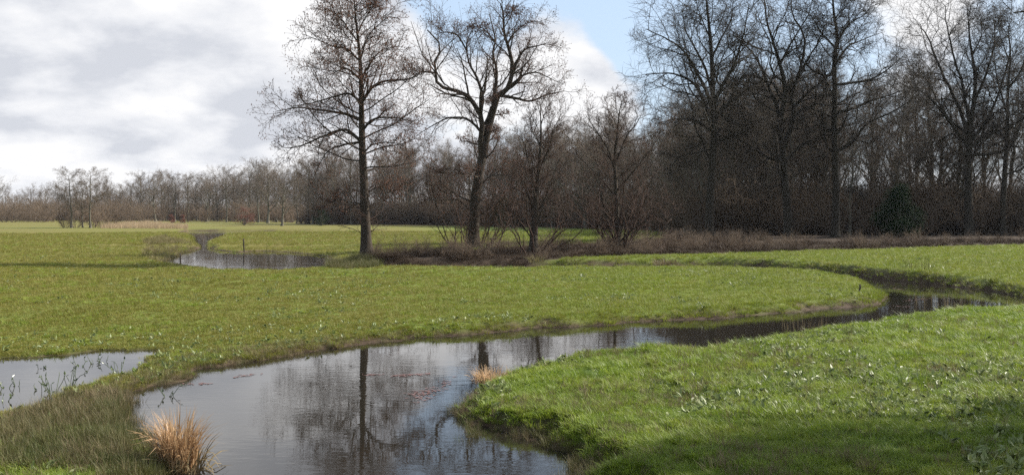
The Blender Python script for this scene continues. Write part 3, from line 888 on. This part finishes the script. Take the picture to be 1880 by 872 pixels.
def leaves(rng, c, size, up=.5, asp=.45):
    """diamond-section leaves at points c"""
    n = len(c)
    d = nrmz(rng.normal(0, 1, (n, 3)) + np.array([0, 0, up]))
    s = nrmz(np.cross(d, rng.normal(0, 1, (n, 3))))
    nn = np.cross(d, s)
    L = size * rng.uniform(.6, 1.3, n)[:, None]
    V = np.empty((n, 6, 3))
    V[:, 0] = c; V[:, 1] = c + d * L * .45 + s * L * asp * .5 + nn * L * .06; V[:, 2] = c + d * L * .5; V[:, 3] = c + d * L * .45 - s * L * asp * .5 + nn * L * .06; V[:, 4] = c + d * L + nn * L * .08; V[:, 5] = c + d * L
    i = np.arange(n)[:, None] * 6
    Q = np.concatenate([i + np.array([[0, 1, 4, 2]]), i + np.array([[0, 2, 4, 3]])])
    return V.reshape(-1, 3), Q


def proto_coll(name, meshes):
    col = bpy.data.collections.new(name)
    for k, me in enumerate(meshes):
        col.objects.link(bpy.data.objects.new('%s_%02d' % (name, k), me))
    return col


def gn_group(name, col):
    g = bpy.data.node_groups.new(name, 'GeometryNodeTree')
    g.interface.new_socket('Geometry', in_out='INPUT', socket_type='NodeSocketGeometry')
    g.interface.new_socket('Geometry', in_out='OUTPUT', socket_type='NodeSocketGeometry')
    N = g.nodes.new; L = g.links.new
    gi = N('NodeGroupInput'); go = N('NodeGroupOutput')
    ci = N('GeometryNodeCollectionInfo'); ci.inputs['Collection'].default_value = col
    ci.inputs['Separate Children'].default_value = True; ci.inputs['Reset Children'].default_value = True
    ip = N('GeometryNodeInstanceOnPoints'); ip.inputs['Pick Instance'].default_value = True

    def na(nm, dt):
        n = N('GeometryNodeInputNamedAttribute'); n.data_type = dt; n.inputs['Name'].default_value = nm
        return n.outputs[0]
    L(gi.outputs[0], ip.inputs['Points']); L(ci.outputs[0], ip.inputs['Instance'])
    L(na('kind_index', 'INT'), ip.inputs['Instance Index'])
    er = N('FunctionNodeEulerToRotation'); L(na('turn', 'FLOAT_VECTOR'), er.inputs[0]); L(er.outputs[0], ip.inputs['Rotation'])
    L(na('size', 'FLOAT_VECTOR'), ip.inputs['Scale'])
    L(ip.outputs[0], go.inputs[0])
    return g


def scatter(name, label, cat, pts, size, col, rng, tilt=.12, hscale=None):
    n = len(pts); k = len(col.objects)
    me = bpy.data.meshes.new(name)
    me.vertices.add(n); me.vertices.foreach_set('co', np.asarray(pts, np.float32).ravel())
    turn = np.stack([rng.normal(0, tilt, n), rng.normal(0, tilt, n), rng.random(n) * 6.28], 1).astype(np.float32)
    a = me.attributes.new('turn', 'FLOAT_VECTOR', 'POINT'); a.data.foreach_set('vector', turn.ravel())
    sz = np.asarray(size, np.float32)[:, None].repeat(3, 1)
    if hscale is not None: sz[:, 2] *= hscale
    a = me.attributes.new('size', 'FLOAT_VECTOR', 'POINT'); a.data.foreach_set('vector', np.ascontiguousarray(sz).ravel())
    a = me.attributes.new('kind_index', 'INT', 'POINT'); a.data.foreach_set('value', rng.integers(0, k, n).astype(np.int32))
    o = link(bpy.data.objects.new(name, me))
    md = o.modifiers.new('scatter', 'NODES'); md.node_group = gn_group(name, col)
    tag(o, label, cat, kind='stuff')
    return o


rg = np.random.default_rng(9)
M_GRASS = leaf_mat('grass_blade', [(.095, .150, .014), (.150, .220, .020), (.205, .255, .030), (.265, .255, .058)], .5, .4, noise_scale=.7)
M_GRASS_SHORT = leaf_mat('short_grass_blade', [(0.121, 0.162, 0.019), (0.167, 0.204, 0.025), (0.213, 0.216, 0.041)], .6, .35)
M_OLIVE = leaf_mat('olive_grass_blade', [(0.132, 0.132, 0.020), (0.171, 0.162, 0.027), (0.209, 0.186, 0.043)], .6, .3)
M_SEDGE = leaf_mat('sedge_blade', [(0.052, 0.079, 0.014), (0.081, 0.088, 0.024), (0.109, 0.094, 0.036), (0.142, 0.121, 0.052)], .6, .25, noise_scale=.8)
M_BROWN = leaf_mat('dead_grass', [(.095, .072, .036), (.15, .115, .06), (.21, .165, .095)], .7, .2, noise_scale=.8)
M_TAWNY = leaf_mat('tawny_rush', [(.10, .10, .03), (.16, .135, .055), (.22, .17, .09)], .7, .25, noise_scale=.5)
M_STRAW = leaf_mat('straw', [(.30, .18, .09), (.43, .285, .155), (.54, .395, .24)], .6, .3, noise_scale=4)
M_REED = leaf_mat('reed', [(.26, .19, .11), (.36, .27, .17), (.42, .33, .22)], .6, .25, noise_scale=.1)
M_DOCK = leaf_mat('dock_leaf', [(.09, .14, .035), (.14, .18, .05), (.19, .22, .085), (.25, .25, .12)], .5, .25, .35, noise_scale=2.0)
M_MARSH = leaf_mat('marsh_leaf', [(.020, .030, .014), (.05, .075, .025), (.12, .15, .05)], .35, .15, .5, noise_scale=3)
M_RED = leaf_mat('floating_leaf', [(0.096, 0.049, 0.038), (0.144, 0.078, 0.068)], .5, 0)
M_HOLLY = leaf_mat('holly_leaf', [(.008, .016, .006), (.013, .026, .010), (.022, .038, .016)], .8, .0, .04)
M_BEECH = leaf_mat('beech_leaf', [(.10, .036, .026), (.15, .055, .038), (.19, .085, .05)], .6, .3)
M_BRACKEN = leaf_mat('bracken', [(0.026, 0.016, 0.008), (0.045, 0.027, 0.014), (0.084, 0.052, 0.027)], .8, .1, noise_scale=.6)


def mk(fn, mats, nm):
    V, Q = fn
    return mesh_quads(nm, V, Q, mats)


c_lush = proto_coll('lush', [mk(blades(rg, 34, .10, .055 + .02 * k, .009, 1.1, .6), [M_GRASS], 'tuft') for k in range(4)])
c_short = proto_coll('short', [mk(blades(rg, 30, .11, .055 + .012 * k, .007, .9, .5), [M_GRASS_SHORT], 'tuft') for k in range(4)])
c_olive = proto_coll('olive', [mk(blades(rg, 30, .11, .05 + .012 * k, .007, .9, .5), [M_OLIVE], 'tuft') for k in range(4)])
c_tawny = proto_coll('tawny', [mk(blades(rg, 26, .10, .14 + .05 * k, .009, .7, .5), [M_TAWNY], 'tuft') for k in range(4)])
c_sedge = proto_coll('sedge', [mk(blades(rg, 30, .09, .22 + .06 * k, .0065, .55, .45), [M_SEDGE], 'tuft') for k in range(4)])
c_brown = proto_coll('brown', [mk(blades(rg, 26, .09, .14 + .04 * k, .0065, .7, .5), [M_BROWN], 'tuft') for k in range(4)])
c_reed = proto_coll('reedbed', [mk(blades(rg, 26, .35, 1.5 + .2 * k, .03, .12, .2), [M_REED], 'tuft') for k in range(3)])
c_brk = proto_coll('brackentuft', [mk(blades(rg, 40, .5, .36 + .12 * k, .022, 1.5, .8), [M_BRACKEN], 'tuft') for k in range(3)])


def ring_points(n, r0, r1, half=33, power=0.0):
    u = rg.random(n)
    r = r0 * (r1 / r0) ** u
    th = np.radians(rg.uniform(-half, half, n))
    return r * np.sin(th), r * np.cos(th), r


def sel(m, *arrs): return [a[m] for a in arrs]


# lush grass on the near bank and everywhere a thinner cover
x, y, r = ring_points(230000, 9.5, 160)
z, sd, sp = land(x, y)
lit = poly_sd(x, y, LITTER)
near_right = (poly_sd(x, y, NEARBANK) < .5) | (poly_sd(x, y, [(-9, 3), (-9, 14.3), (-5.4, 13.9), (-4.2, 12.6), (-3, 3)]) < 0)
ok = (sd > .06 + .5 * np.clip(fbm(x * 1.3, y * 1.3, 58, 3) - .3, 0, 1)) & (z > ZW + .02) & (lit > .3)
m = ok & near_right & ~((sd < .5) & (rg.random(len(x)) < .4)) & (fbm(x * 1.4, y * 1.4, 68, 3) + rg.normal(0, .06, len(x)) > .27)
xs, ys, zs, rs = sel(m, x, y, z, r)
lump = .25 + 1.3 * fbm(xs * 1.1, ys * 1.1, 60, 4) * rg.uniform(.6, 1.25, len(xs))
scatter('lush_grass', 'lush green grass covering the near banks', 'grass', np.stack([xs, ys, zs], 1), (.75 + rs / 70) * lump, c_lush, rg)
m = ok & ~near_right
xs, ys, zs, rs = sel(m, x, y, z, r)
lump = .55 + .8 * fbm(xs * .8, ys * .8, 61, 3)
olive = rg.random(len(xs)) < np.clip(.25 + 1.15 * sstep(8, -10, xs) * (.4 + .9 * fbm(xs * .12, ys * .12, 63, 3)), 0, .95)
sz = (.8 + rs / 60) * lump
scatter('pasture_grass', 'short green grass across the open pasture', 'grass', np.stack([xs, ys, zs], 1)[~olive], sz[~olive], c_short, rg)
scatter('withered_pasture', 'olive brown worn grass mixed into the open pasture', 'grass', np.stack([xs, ys, zs], 1)[olive], sz[olive] * .85, c_olive, rg)
m2 = fbm(x * .5, y * .5, 66, 4)
m = ok & (((m2 > .56) & (rg.random(len(x)) < .25)) | (rg.random(len(x)) < .012))
xs, ys, zs, rs = sel(m, x, y, z, r)
scatter('grass_tussocks', 'coarse darker grass tussocks dotted over the meadow', 'grass', np.stack([xs, ys, zs], 1), (.7 + rs / 90) * rg.uniform(.6, 1.15, len(xs)), c_lush, rg)

m = ok & near_right & (rg.random(len(x)) < np.where(fbm(x * .8, y * .8, 69, 3) > .50, .16, .03))
xs, ys, zs, rs = sel(m, x, y, z, r)
scatter('dead_thatch', 'withered straw blades lying through the near grass', 'dead grass', np.stack([xs, ys, zs], 1), rg.uniform(.35, .8, len(xs)), c_brown, rg, .35)

# sedge and dead grass fringing the water
x, y, r = ring_points(260000, 9.5, 95)
z, sd, sp = land(x, y)
lit = poly_sd(x, y, LITTER)
den = np.where(x < -1.5, .8 * sstep(.5, .08, sd), .4 * sstep(.32, .05, sd)) * (sd > -.12)
left_bank = poly_sd(x, y, [G(px, py, -.3) for px, py in ((0, 770), (90, 745), (150, 712), (205, 694), (262, 684), (300, 660), (400, 645), (520, 632), (640, 626), (640, 640), (520, 656), (400, 678), (270, 712), (215, 760), (240, 872), (0, 872))])
m = (((rg.random(len(x)) < den * .5) & (z < .1)) | ((left_bank < 0) & (rg.random(len(x)) < .34) & (sd > -.1))) & (z > ZW - .12)
xs, ys, zs, rs, sds = sel(m, x, y, z, r, sd)
u = rg.random(len(xs)) < np.where((xs < -1.5) & (ys > 14.5), .38, .62)
lowf = np.where(ys > 17, .40, np.where(xs > -1.5, .5, .72))
scatter('bank_sedge', 'olive and brown sedge fringing the stream banks', 'sedge', np.stack([xs, ys, zs], 1)[u], ((.65 + .6 * fbm(xs, ys, 70, 3)) * lowf * (1 + rs / 140))[u], c_sedge, rg)
scatter('dead_grass', 'withered brown grass along the water edge', 'dead grass', np.stack([xs, ys, zs], 1)[~u], ((.75 + .6 * fbm(xs, ys, 71, 3)) * lowf * (1 + rs / 140))[~u], c_brown, rg)

# bracken and bramble litter of the bank under the alders and the wood floor
x, y, r = ring_points(150000, 45, 135, 31)
lit = poly_sd(x, y, LITTER); z, sd, sp = land(x, y)
m = (lit < -.1 + 1.5 * (fbm(x * .8, y * .8, 83, 3) - .5)) & (lit > -9) & (rg.random(len(x)) < np.clip(2.6 * (fbm(x * .6, y * .45, 84, 4) - .22), .06, .9)) & (sd > .15)
xs, ys, zs = sel(m, x, y, z)
scatter('bracken_litter', 'brown bramble and dead bracken on the bank before the wood', 'bracken', np.stack([xs, ys, zs], 1), .16 + 1.25 * fbm(xs * .5, ys * .5, 80, 3) ** 1.3 * rg.uniform(.4, 1.2, len(xs)) * np.where(xs < 12, .62, .72), c_brk, rg, .25)

brs = (rg.random(len(xs)) < .02)
BRAMBLE = np.stack([xs, ys, zs], 1)[brs]

# pale reed bed and rushy hummock on the left
def px_area(poly, n, z0=0.0):
    pg = [G(a, b, z0) for a, b in poly]
    q = np.array(pg)
    lo, hi = q.min(0), q.max(0)
    p = rg.uniform(lo, hi, (n, 2))
    return p[poly_sd(p[:, 0], p[:, 1], pg) < 0]


p = px_area(((185, 419.5), (345, 421.5), (345, 416), (250, 412.5), (200, 414)), 5200)
scatter('reed_bed', 'pale straw-coloured reed bed at the foot of the field clump', 'reeds', np.column_stack([p, zt(p[:, 0], p[:, 1])]), rg.uniform(.4, 1.0, len(p)) * (.15 + 1.0 * fbm(p[:, 0] * .12, p[:, 1] * .06, 97, 3)), c_reed, rg)
p = px_area(((255, 462), (300, 478), (335, 470), (368, 457), (345, 444), (300, 434), (262, 440), (268, 452)), 16000)
zz_, sdd, _ = land(p[:, 0], p[:, 1])
k_ = sdd > -.1
k_ &= rg.random(len(p)) < .25 + 1.1 * (fbm(p[:, 0] * .4, p[:, 1] * .2, 95, 3) - .3)
scatter('rush_hummock', 'tawny rushes on the bank beside the pond', 'rushes', np.column_stack([p, zz_])[k_], rg.uniform(.6, 1.9, k_.sum()), c_tawny, rg)
p = px_area(((600, 492), (612, 478), (660, 473), (700, 480), (700, 491), (640, 495)), 2600)
zz_, sdd, _ = land(p[:, 0], p[:, 1])
scatter('pond_sedge', 'dark green sedge between the alder foot and the pond', 'sedge', np.column_stack([p, np.maximum(zz_, ZW)]), (.35 + 1.9 * fbm(p[:, 0] * .5, p[:, 1] * .5, 96, 3)) * rg.uniform(.5, 1.1, len(p)), c_sedge, rg)

# broad-leaved weeds of the pasture
def dock_mesh(n, size):
    c = np.zeros((n, 3)); a = rg.random(n) * 6.28; q = rg.random(n) * .06
    c[:, 0] = np.cos(a) * q; c[:, 1] = np.sin(a) * q; c[:, 2] = rg.uniform(.02, .07, n)
    V, Q = leaves(rg, c, size, .55, .42)
    return mesh_quads('dock', V, Q, [M_DOCK])


dm = [dock_mesh(6, .10), dock_mesh(4, .085), dock_mesh(8, .12), dock_mesh(3, .10), dock_mesh(2, .09), dock_mesh(5, .075)]
c_dock = proto_coll('dockplants', dm)
x, y, r = ring_points(42000, 11, 75)
z, sd, sp = land(x, y)
cl = fbm(x * .35, y * .35, 90, 3)
edgeband = (poly_sd(x, y, PUDDLE) < 3.0) | ((sd < 1.8) & (x < 0))
m = (sd > .25) & (z > ZW) & (poly_sd(x, y, LITTER) > .5) & ((cl > .48) | (edgeband & (rg.random(len(x)) < .8)))
m &= (rg.random(len(x)) < np.where(x < -2, .4, .8))
xs, ys, zs, rs = sel(m, x, y, z, r)
order = np.argsort(rs)
near_ids = [i for i in order if xs[i] > 0 and abs(xs[i]) < ys[i] * .5][:60]
rest = np.ones(len(xs), bool); rest[near_ids] = False
scatter('pasture_weeds', 'small pale broad leaves scattered through the grass', 'weeds', np.stack([xs, ys, zs], 1)[rest], rg.uniform(.4, 1.15, rest.sum()), c_dock, rg, .2)
for i in near_ids:
    o = link(bpy.data.objects.new('dock_plant', dm[int(rg.integers(0, 6))]))
    o.location = (xs[i], ys[i], zs[i]); s = float(rg.uniform(.75, 1.2)); o.scale = (s, s, s); o.rotation_euler = (0, 0, float(rg.random() * 6.28))
    tag(o, 'low dock plant with pale broad leaves in the near grass', 'plant', 'dock plants in the near grass')

# undergrowth of the wood
def shrub_mesh(seed, h, n=16, leafm=None):
    rng = np.random.default_rng(seed)
    a = rng.random(n) * 6.28; ln = h * rng.uniform(.6, 1.1, n)
    P = np.empty((n, 5, 3)); P[:, 0] = np.stack([np.cos(a) * .25, np.sin(a) * .25, np.full(n, -.1)], 1)
    d = nrmz(np.stack([np.cos(a) * .5, np.sin(a) * .5, np.ones(n)], 1) + rng.normal(0, .15, (n, 3)))
    for q in range(1, 5):
        P[:, q] = P[:, q - 1] + d * (ln / 4)[:, None]; d = nrmz(d + rng.normal(0, .14, (n, 3)))
    R = rng.uniform(.018, .035, n)[:, None] * np.linspace(1, .3, 5)[None]
    mb = MB(); V, Q = tubes(P, R, 4); mb.add(V, Q, 0)
    grow(rng, mb, P, R, [dict(n=8, t0=.1, t1=1, ang=.75, ln=('f', .42), S=4, k=3, up=.1, rmin=.012, m=0), dict(n=6, t0=.1, t1=1, ang=.8, ln=('f', .5), S=3, k=3, up=.05, rmin=.009, m=0)], None)
    return mb.mesh('stems', [M_UNDER])


shrubs = [shrub_mesh(201 + k, 3.2 + .5 * k) for k in range(3)]
c_shrub = proto_coll('undergrowthshrub', shrubs)
pts = []
for _ in range(2100):
    q = edge_pt(rnd.uniform(0, cum[-1]), rnd.uniform(1, 48) if rnd.random() < .72 else rnd.uniform(0, 8))
    if abs(q[0]) < q[1] * .56 + 4: pts.append(q)
pts = np.array(pts)
scatter('wood_undergrowth', 'tangled leafless undergrowth filling the wood', 'undergrowth', np.column_stack([pts, zt(pts[:, 0], pts[:, 1])]), rg.uniform(.35, 1.0, len(pts)) ** 1.3 * 2.0, c_shrub, rg, .1)
scatter('bramble_stems', 'thin arching bramble stems over the brown bank', 'bramble', BRAMBLE, rg.uniform(.12, .34, len(BRAMBLE)), c_shrub, rg, .5)
p = []
for _ in range(420):
    q = G(rnd.uniform(-20, 600), rnd.uniform(403.6, 409 if rnd.random() < .3 else 405.5), 0); p.append(q)
p = np.array(p); p = p[~((p[:, 1] < 330) & (p[:, 0] / p[:, 1] < -.27))]
scatter('tree_line_undergrowth', 'brown undergrowth below the far tree line', 'undergrowth', np.column_stack([p, np.zeros(len(p))]), rg.uniform(1.2, 2.4, len(p)), c_shrub, rg, .1)

for (x, yb, w) in clump_bushes:
    X, Y = G(x, yb, 0)
    o = empty('twig_bush', (X, Y, zt(X, Y)[0] - .1), cb[0], 'bush', cb[1]); o.scale = (w, w, w); o.rotation_euler = (0, 0, x)
    link(bpy.data.objects.new('stem_cluster', shrubs[int(x) % 3]), o)

# ------------------------------------------------------------------ evergreen and leaf-holding bushes
def bush(name, label, x, yb, wpx, hpx, n, size, mat, seed, group=None, clumps=26):
    rng = np.random.default_rng(seed)
    X, Y = G(x, yb, .1)
    z = zt(X, Y)[0] - .1
    sc_ = Y / F
    W = wpx * sc_ / 2; Hh = hpx * sc_
    root = empty(name, (X, Y, z), label, 'bush', group)
    a = rng.random(clumps) * 6.28; q = np.sqrt(rng.random(clumps)); hz = rng.random(clumps)
    prof = np.clip(1.15 - hz ** 1.5, .2, 1)
    cc = np.stack([np.cos(a) * q * W * prof * .8, np.sin(a) * q * W * prof * .8, (.08 + .8 * hz) * Hh], 1)
    i = rng.integers(0, clumps, n)
    pts = cc[i] + nrmz(rng.normal(0, 1, (n, 3))) * (rng.random(n) ** .5)[:, None] * np.array([W * .34, W * .34, Hh * .15])
    V, Q = leaves(rng, pts, size, .1, .6)
    link(bpy.data.objects.new('crown', mesh_quads('crown', V, Q, [mat])), root)
    n2 = clumps
    P = np.stack([np.zeros((n2, 3)) + rng.normal(0, .06, (n2, 3)) * [1, 1, 0], cc * .45 + [0, 0, .08 * Hh], cc], 1)
    R = np.tile(np.array([[.05, .03, .012]]), (n2, 1)) * max(.4, Hh / 5)
    V, Q = tubes(P, R, 5)
    link(bpy.data.objects.new('stem', mesh_quads('stem', V, Q, [M_WOOD])), root)
    return root


bush('holly_bush', 'dark glossy evergreen holly at the wood edge between the oaks', 1650, 441, 105, 105, 17000, .14, M_HOLLY, 301, clumps=34)
bush('evergreen_bush', 'dark evergreen bush at the wood edge behind the young alder', 925, 420, 60, 62, 3500, .16, M_HOLLY, 302)
bush('evergreen_bush', 'low dark evergreen bush left of the tall alder by the far meadow', 590, 414, 46, 34, 2500, .16, M_HOLLY, 303)
bl = ('small russet-leaved bush before the far tree line', 'russet bushes before the far tree line')
bush('russet_bush', bl[0], 315, 409, 18, 18, 1200, .2, M_BEECH, 304, bl[1], 14)
bush('russet_bush', bl[0], 336, 409, 14, 18, 1000, .2, M_BEECH, 305, bl[1], 14)
bush('beech_bush', 'broad bush holding dry brown leaves beside the field oak', 448, 413, 48, 40, 1500, .2, M_BEECH, 306, clumps=30)

# ------------------------------------------------------------------ tufts, marsh plants, posts
def curled(rng, n, rad, h, w, lean, droop):
    """arching leaves of five cross-sections that bend over at the tip"""
    a = rng.random(n) * 6.28; rr = rad * np.sqrt(rng.random(n))
    p = np.stack([np.cos(a) * rr, np.sin(a) * rr, np.full(n, -.02)], 1)
    az = a + rng.normal(0, .7, n)
    hor = np.stack([np.cos(az), np.sin(az), np.zeros(n)], 1)
    side = np.stack([-np.sin(az), np.cos(az), rng.normal(0, .3, n)], 1)
    ln = h * rng.uniform(.45, 1.15, n); th = lean * rng.random(n); dr = droop * rng.uniform(.2, 1, n)
    ws = (.7, 1, .9, .65, .08)
    V = np.empty((n, 10, 3))
    for q in range(5):
        V[:, 2 * q] = p - side * (w * ws[q] * .5); V[:, 2 * q + 1] = p + side * (w * ws[q] * .5)
        p = p + (np.sin(th)[:, None] * hor + np.cos(th)[:, None] * np.array([0, 0, 1.])) * (ln / 4)[:, None]
        th = th + dr * (.12 if q < 1 else .5) + rng.normal(0, .12, n)
    i = np.arange(n)[:, None] * 10
    Q = np.concatenate([i + np.array([[2 * q, 2 * q + 1, 2 * q + 3, 2 * q + 2]]) for q in range(4)])
    return V.reshape(-1, 3), Q


def tuft_thing(name, label, x, y, n, rad, h, w, mat, lean=.45, z0=ZW, curl=.5, debris=0):
    X, Y = G(x, y, z0)
    rng = np.random.default_rng(int(x * 7 + y))
    root = empty(name, (X, Y, z0 - .03), label, 'reeds')
    V, Q = curled(rng, n, rad, h, w, lean, curl * 1.6)
    link(bpy.data.objects.new('stalk_cluster', mesh_quads('stalk_cluster', V, Q, [mat])), root)
    if debris:
        V, Q = curled(rng, debris, rad * 1.1, h * .7, w * 1.5, 1.1, 2.0)
        V[:, 0] += rad * .4
        link(bpy.data.objects.new('broken_leaf_cluster', mesh_quads('broken_leaf_cluster', V, Q, [M_BROWN])), root)
    return root


tuft_thing('reed_tussock', 'pale straw reed tussock standing in the water at the near left bank', 328, 864, 520, .20, .76, .014, M_STRAW, .2, curl=.75, debris=110)
tuft_thing('straw_tussock', 'small straw tussock on the tip of the near right bank', 902, 697, 300, .34, .32, .010, M_STRAW, .6, z0=-.24, curl=.7, debris=70)
tuft_thing('straw_tussock', 'dry grass tussock at the foot of the young alder', 985, 480, 90, .45, .55, .02, M_TAWNY, .8, z0=.0)
tuft_thing('straw_tussock', 'brown bent grass tussock on the bank of the narrow ditch', 1052, 479, 110, .5, .4, .02, M_TAWNY, 1.3, z0=.0, curl=.9)
tuft_thing('straw_tussock', 'brown tussock overhanging the start of the dark ditch', 1222, 485, 160, .7, .5, .03, M_BROWN, 1.2, z0=.05, curl=.9)
for (x, y, lab) in ((1672, 499, 'thin cluster of dry stalks at the far bank of the stream bend'), (1700, 501, 'tall cluster of dry brown stalks at the far bank of the stream bend')):
    tuft_thing('dead_stalks', lab, x, y, 16, .25, .75 if x > 1680 else .6, .016, M_BRACKEN, .15, z0=.05, curl=.1)
tuft_thing('water_stalks', 'upright brown stalks growing in the water before the near bank', 1480, 602, 40, .9, .42, .010, M_BROWN, .2, curl=.2)
tuft_thing('water_stalks', 'brown stalks in the stream bend below the far bank', 1740, 560, 40, 1.1, .5, .012, M_BROWN, .2, curl=.2)


def marsh_plant(x, y, n, h, label, group=None):
    X, Y = G(x, y, ZW)
    rng = np.random.default_rng(int(x * 3 + y))
    root = empty('marsh_plant', (X, Y, ZW - .05), label, 'plant', group)
    a = rng.random(n) * 6.28; ln = h * rng.uniform(.5, 1.1, n)
    P = np.empty((n, 4, 3)); P[:, 0] = np.stack([np.cos(a) * .05, np.sin(a) * .05, np.zeros(n)], 1)
    d = nrmz(np.stack([np.cos(a) * .45, np.sin(a) * .45, np.ones(n)], 1))
    for q in range(1, 4):
        P[:, q] = P[:, q - 1] + d * (ln / 3)[:, None]; d = nrmz(d + rng.normal(0, .2, (n, 3)))
    V, Q = tubes(P, np.full((n, 4), .005), 4)
    link(bpy.data.objects.new('stem', mesh_quads('stem', V, Q, [M_MARSH])), root)
    c = np.concatenate([P[:, -1], P[:, 2], P[:, 1]])
    V, Q = leaves(rng, c[rng.random(len(c)) < .7], .062, .4, .5)
    link(bpy.data.objects.new('leaf_cluster', mesh_quads('leaf_cluster', V, Q, [M_MARSH])), root)


mg = ('dark leafy marsh plant standing in the flooded grass', 'marsh plants in the flooded grass')
for (x, y, n, h) in ((98, 722, 9, .42), (130, 706, 8, .4), (216, 682, 6, .28), (72, 716, 3, .2), (12, 712, 4, .22), (33, 708, 3, .2), (148, 672, 3, .22), (175, 668, 5, .25), (188, 664, 3, .2), (7, 738, 2, .15), (208, 690, 4, .2), (74, 676, 3, .15)):
    marsh_plant(x, y, n, h, *mg)
marsh_plant(310, 727, 5, .24, 'tiny dark plant rising from the pool near the straw reed tussock')


def post(x, yb, hpx, wpx, label, zb=0.0, cap=False, group=None):
    X, Y = G(x, yb, zb)
    s = Y / F
    h = hpx * s; w = max(wpx * s / 2, .035)
    root = empty('fence_post', (X, Y, zb - .2), label, 'post', group)
    rng = np.random.default_rng(int(x))
    S = 5
    P = np.stack([np.cumsum(rng.normal(0, .012, S)), np.cumsum(rng.normal(0, .012, S)), np.linspace(0, h + .2, S)], 1)
    R = w * np.array([1.05, 1.0, .98, .95, .9])
    P2 = np.vstack([P, P[-1:] + [0, 0, w * .25]]); R2_ = np.append(R, w * .15)
    V, Q = tubes(P2[None], R2_[None], 8)
    link(bpy.data.objects.new('shaft', mesh_quads('shaft', V, Q, [M_POST], smooth=False)), root)
    if cap:
        cw = 8 * s / 2
        V = np.array([[sx * cw, sy * cw * .6, h + .2 + dz] for dz in (-.02, .1) for sx, sy in ((-1, -1), (1, -1), (1, 1), (-1, 1))])
        Q = [[0, 3, 2, 1], [4, 5, 6, 7], [0, 1, 5, 4], [1, 2, 6, 5], [2, 3, 7, 6], [3, 0, 4, 7]]
        link(bpy.data.objects.new('cap', mesh_quads('cap', V, Q, [M_POST], smooth=False)), root)


post(331, 480, 15, 3, 'short dark post at the water edge of the pond below the rushes', ZW)
post(448, 458, 20, 2.5, 'thin tall post on the dark far bank of the pond', -.1)
post(903, 453, 14, 4, 'stout post with flat cap right of the forked alder', .2, True)
post(934, 451, 8, 2.5, 'stub post in the brown bank right of the capped post', .2)
fg = ('small weathered post along the bramble bank before the wood', 'posts along the bramble bank')
for x, yb, hp in ((1364, 447, 9), (1376, 446, 9), (1702, 452, 16), (1690, 452, 9)):
    post(x, yb, hp, 2.5, fg[0], .1, group=fg[1])
post(1579, 536, 14, 2, 'thin stake at the tip of the grassy peninsula', -.1)
post(764, 468, 9, 3, 'broken stub post at the end of the brown bank', .05)

# floating leaf litter in drifts on the pool
def drift(name, label, spots):
    c = []
    for (x0, y0, x1, y1, n, wob) in spots:
        for _ in range(n):
            t = rnd.random()
            c.append(G(x0 + (x1 - x0) * t + rnd.gauss(0, 4), y0 + (y1 - y0) * t + rnd.gauss(0, wob), ZW) + (ZW + .006,))
    c = np.array(c); n = len(c)
    a = rg.random(n) * 6.28; L = rg.uniform(.03, .075, n)
    d = np.stack([np.cos(a), np.sin(a), np.zeros(n)], 1) * L[:, None]; s = np.stack([-np.sin(a), np.cos(a), np.zeros(n)], 1) * (L * .35)[:, None]
    V = np.stack([c - d, c + s + [0, 0, .004], c + d, c - s + [0, 0, .004]], 1).reshape(-1, 3)
    Q = np.arange(4 * n).reshape(-1, 4)
    o = link(bpy.data.objects.new(name, mesh_quads(name, V, Q, [M_RED])))
    tag(o, label, 'leaf litter', kind='stuff')


drift('floating_leaves', 'thin drift of reddish leaves floating on the pool',
      [(430, 692, 480, 686, 26, 1), (340, 706, 392, 704, 18, 1), (668, 689, 700, 687, 16, .8), (725, 690, 792, 686, 55, 1), (745, 725, 800, 718, 40, 3), (760, 736, 830, 700, 60, 5), (1660, 552, 1700, 549, 40, 1), (1625, 528, 1660, 532, 20, .6), (1640, 562, 1670, 564, 16, .6)])

# ------------------------------------------------------------------ thin spring haze over the whole meadow
def haze():
    m, nt, out = new_mat('haze_air')
    v = nt.nodes.new('ShaderNodeVolumePrincipled')
    v.inputs['Color'].default_value = (.86, .91, 1.0, 1)
    v.inputs['Density'].default_value = .00006
    v.inputs['Anisotropy'].default_value = .2
    nt.links.new(v.outputs[0], out.inputs['Volume'])
    me = bpy.data.meshes.new('haze')
    a, b, c = 2600, -2.5, 34
    vs = [(x, y, z) for z in (b, c) for x, y in ((-a, -a), (a, -a), (a, a), (-a, a))]
    me.from_pydata(vs, [], [(0, 3, 2, 1), (4, 5, 6, 7), (0, 1, 5, 4), (1, 2, 6, 5), (2, 3, 7, 6), (3, 0, 4, 7)])
    me.materials.append(m)
    tag(link(bpy.data.objects.new('haze', me)), 'thin pale haze over the far fields', 'haze', kind='stuff')


haze()
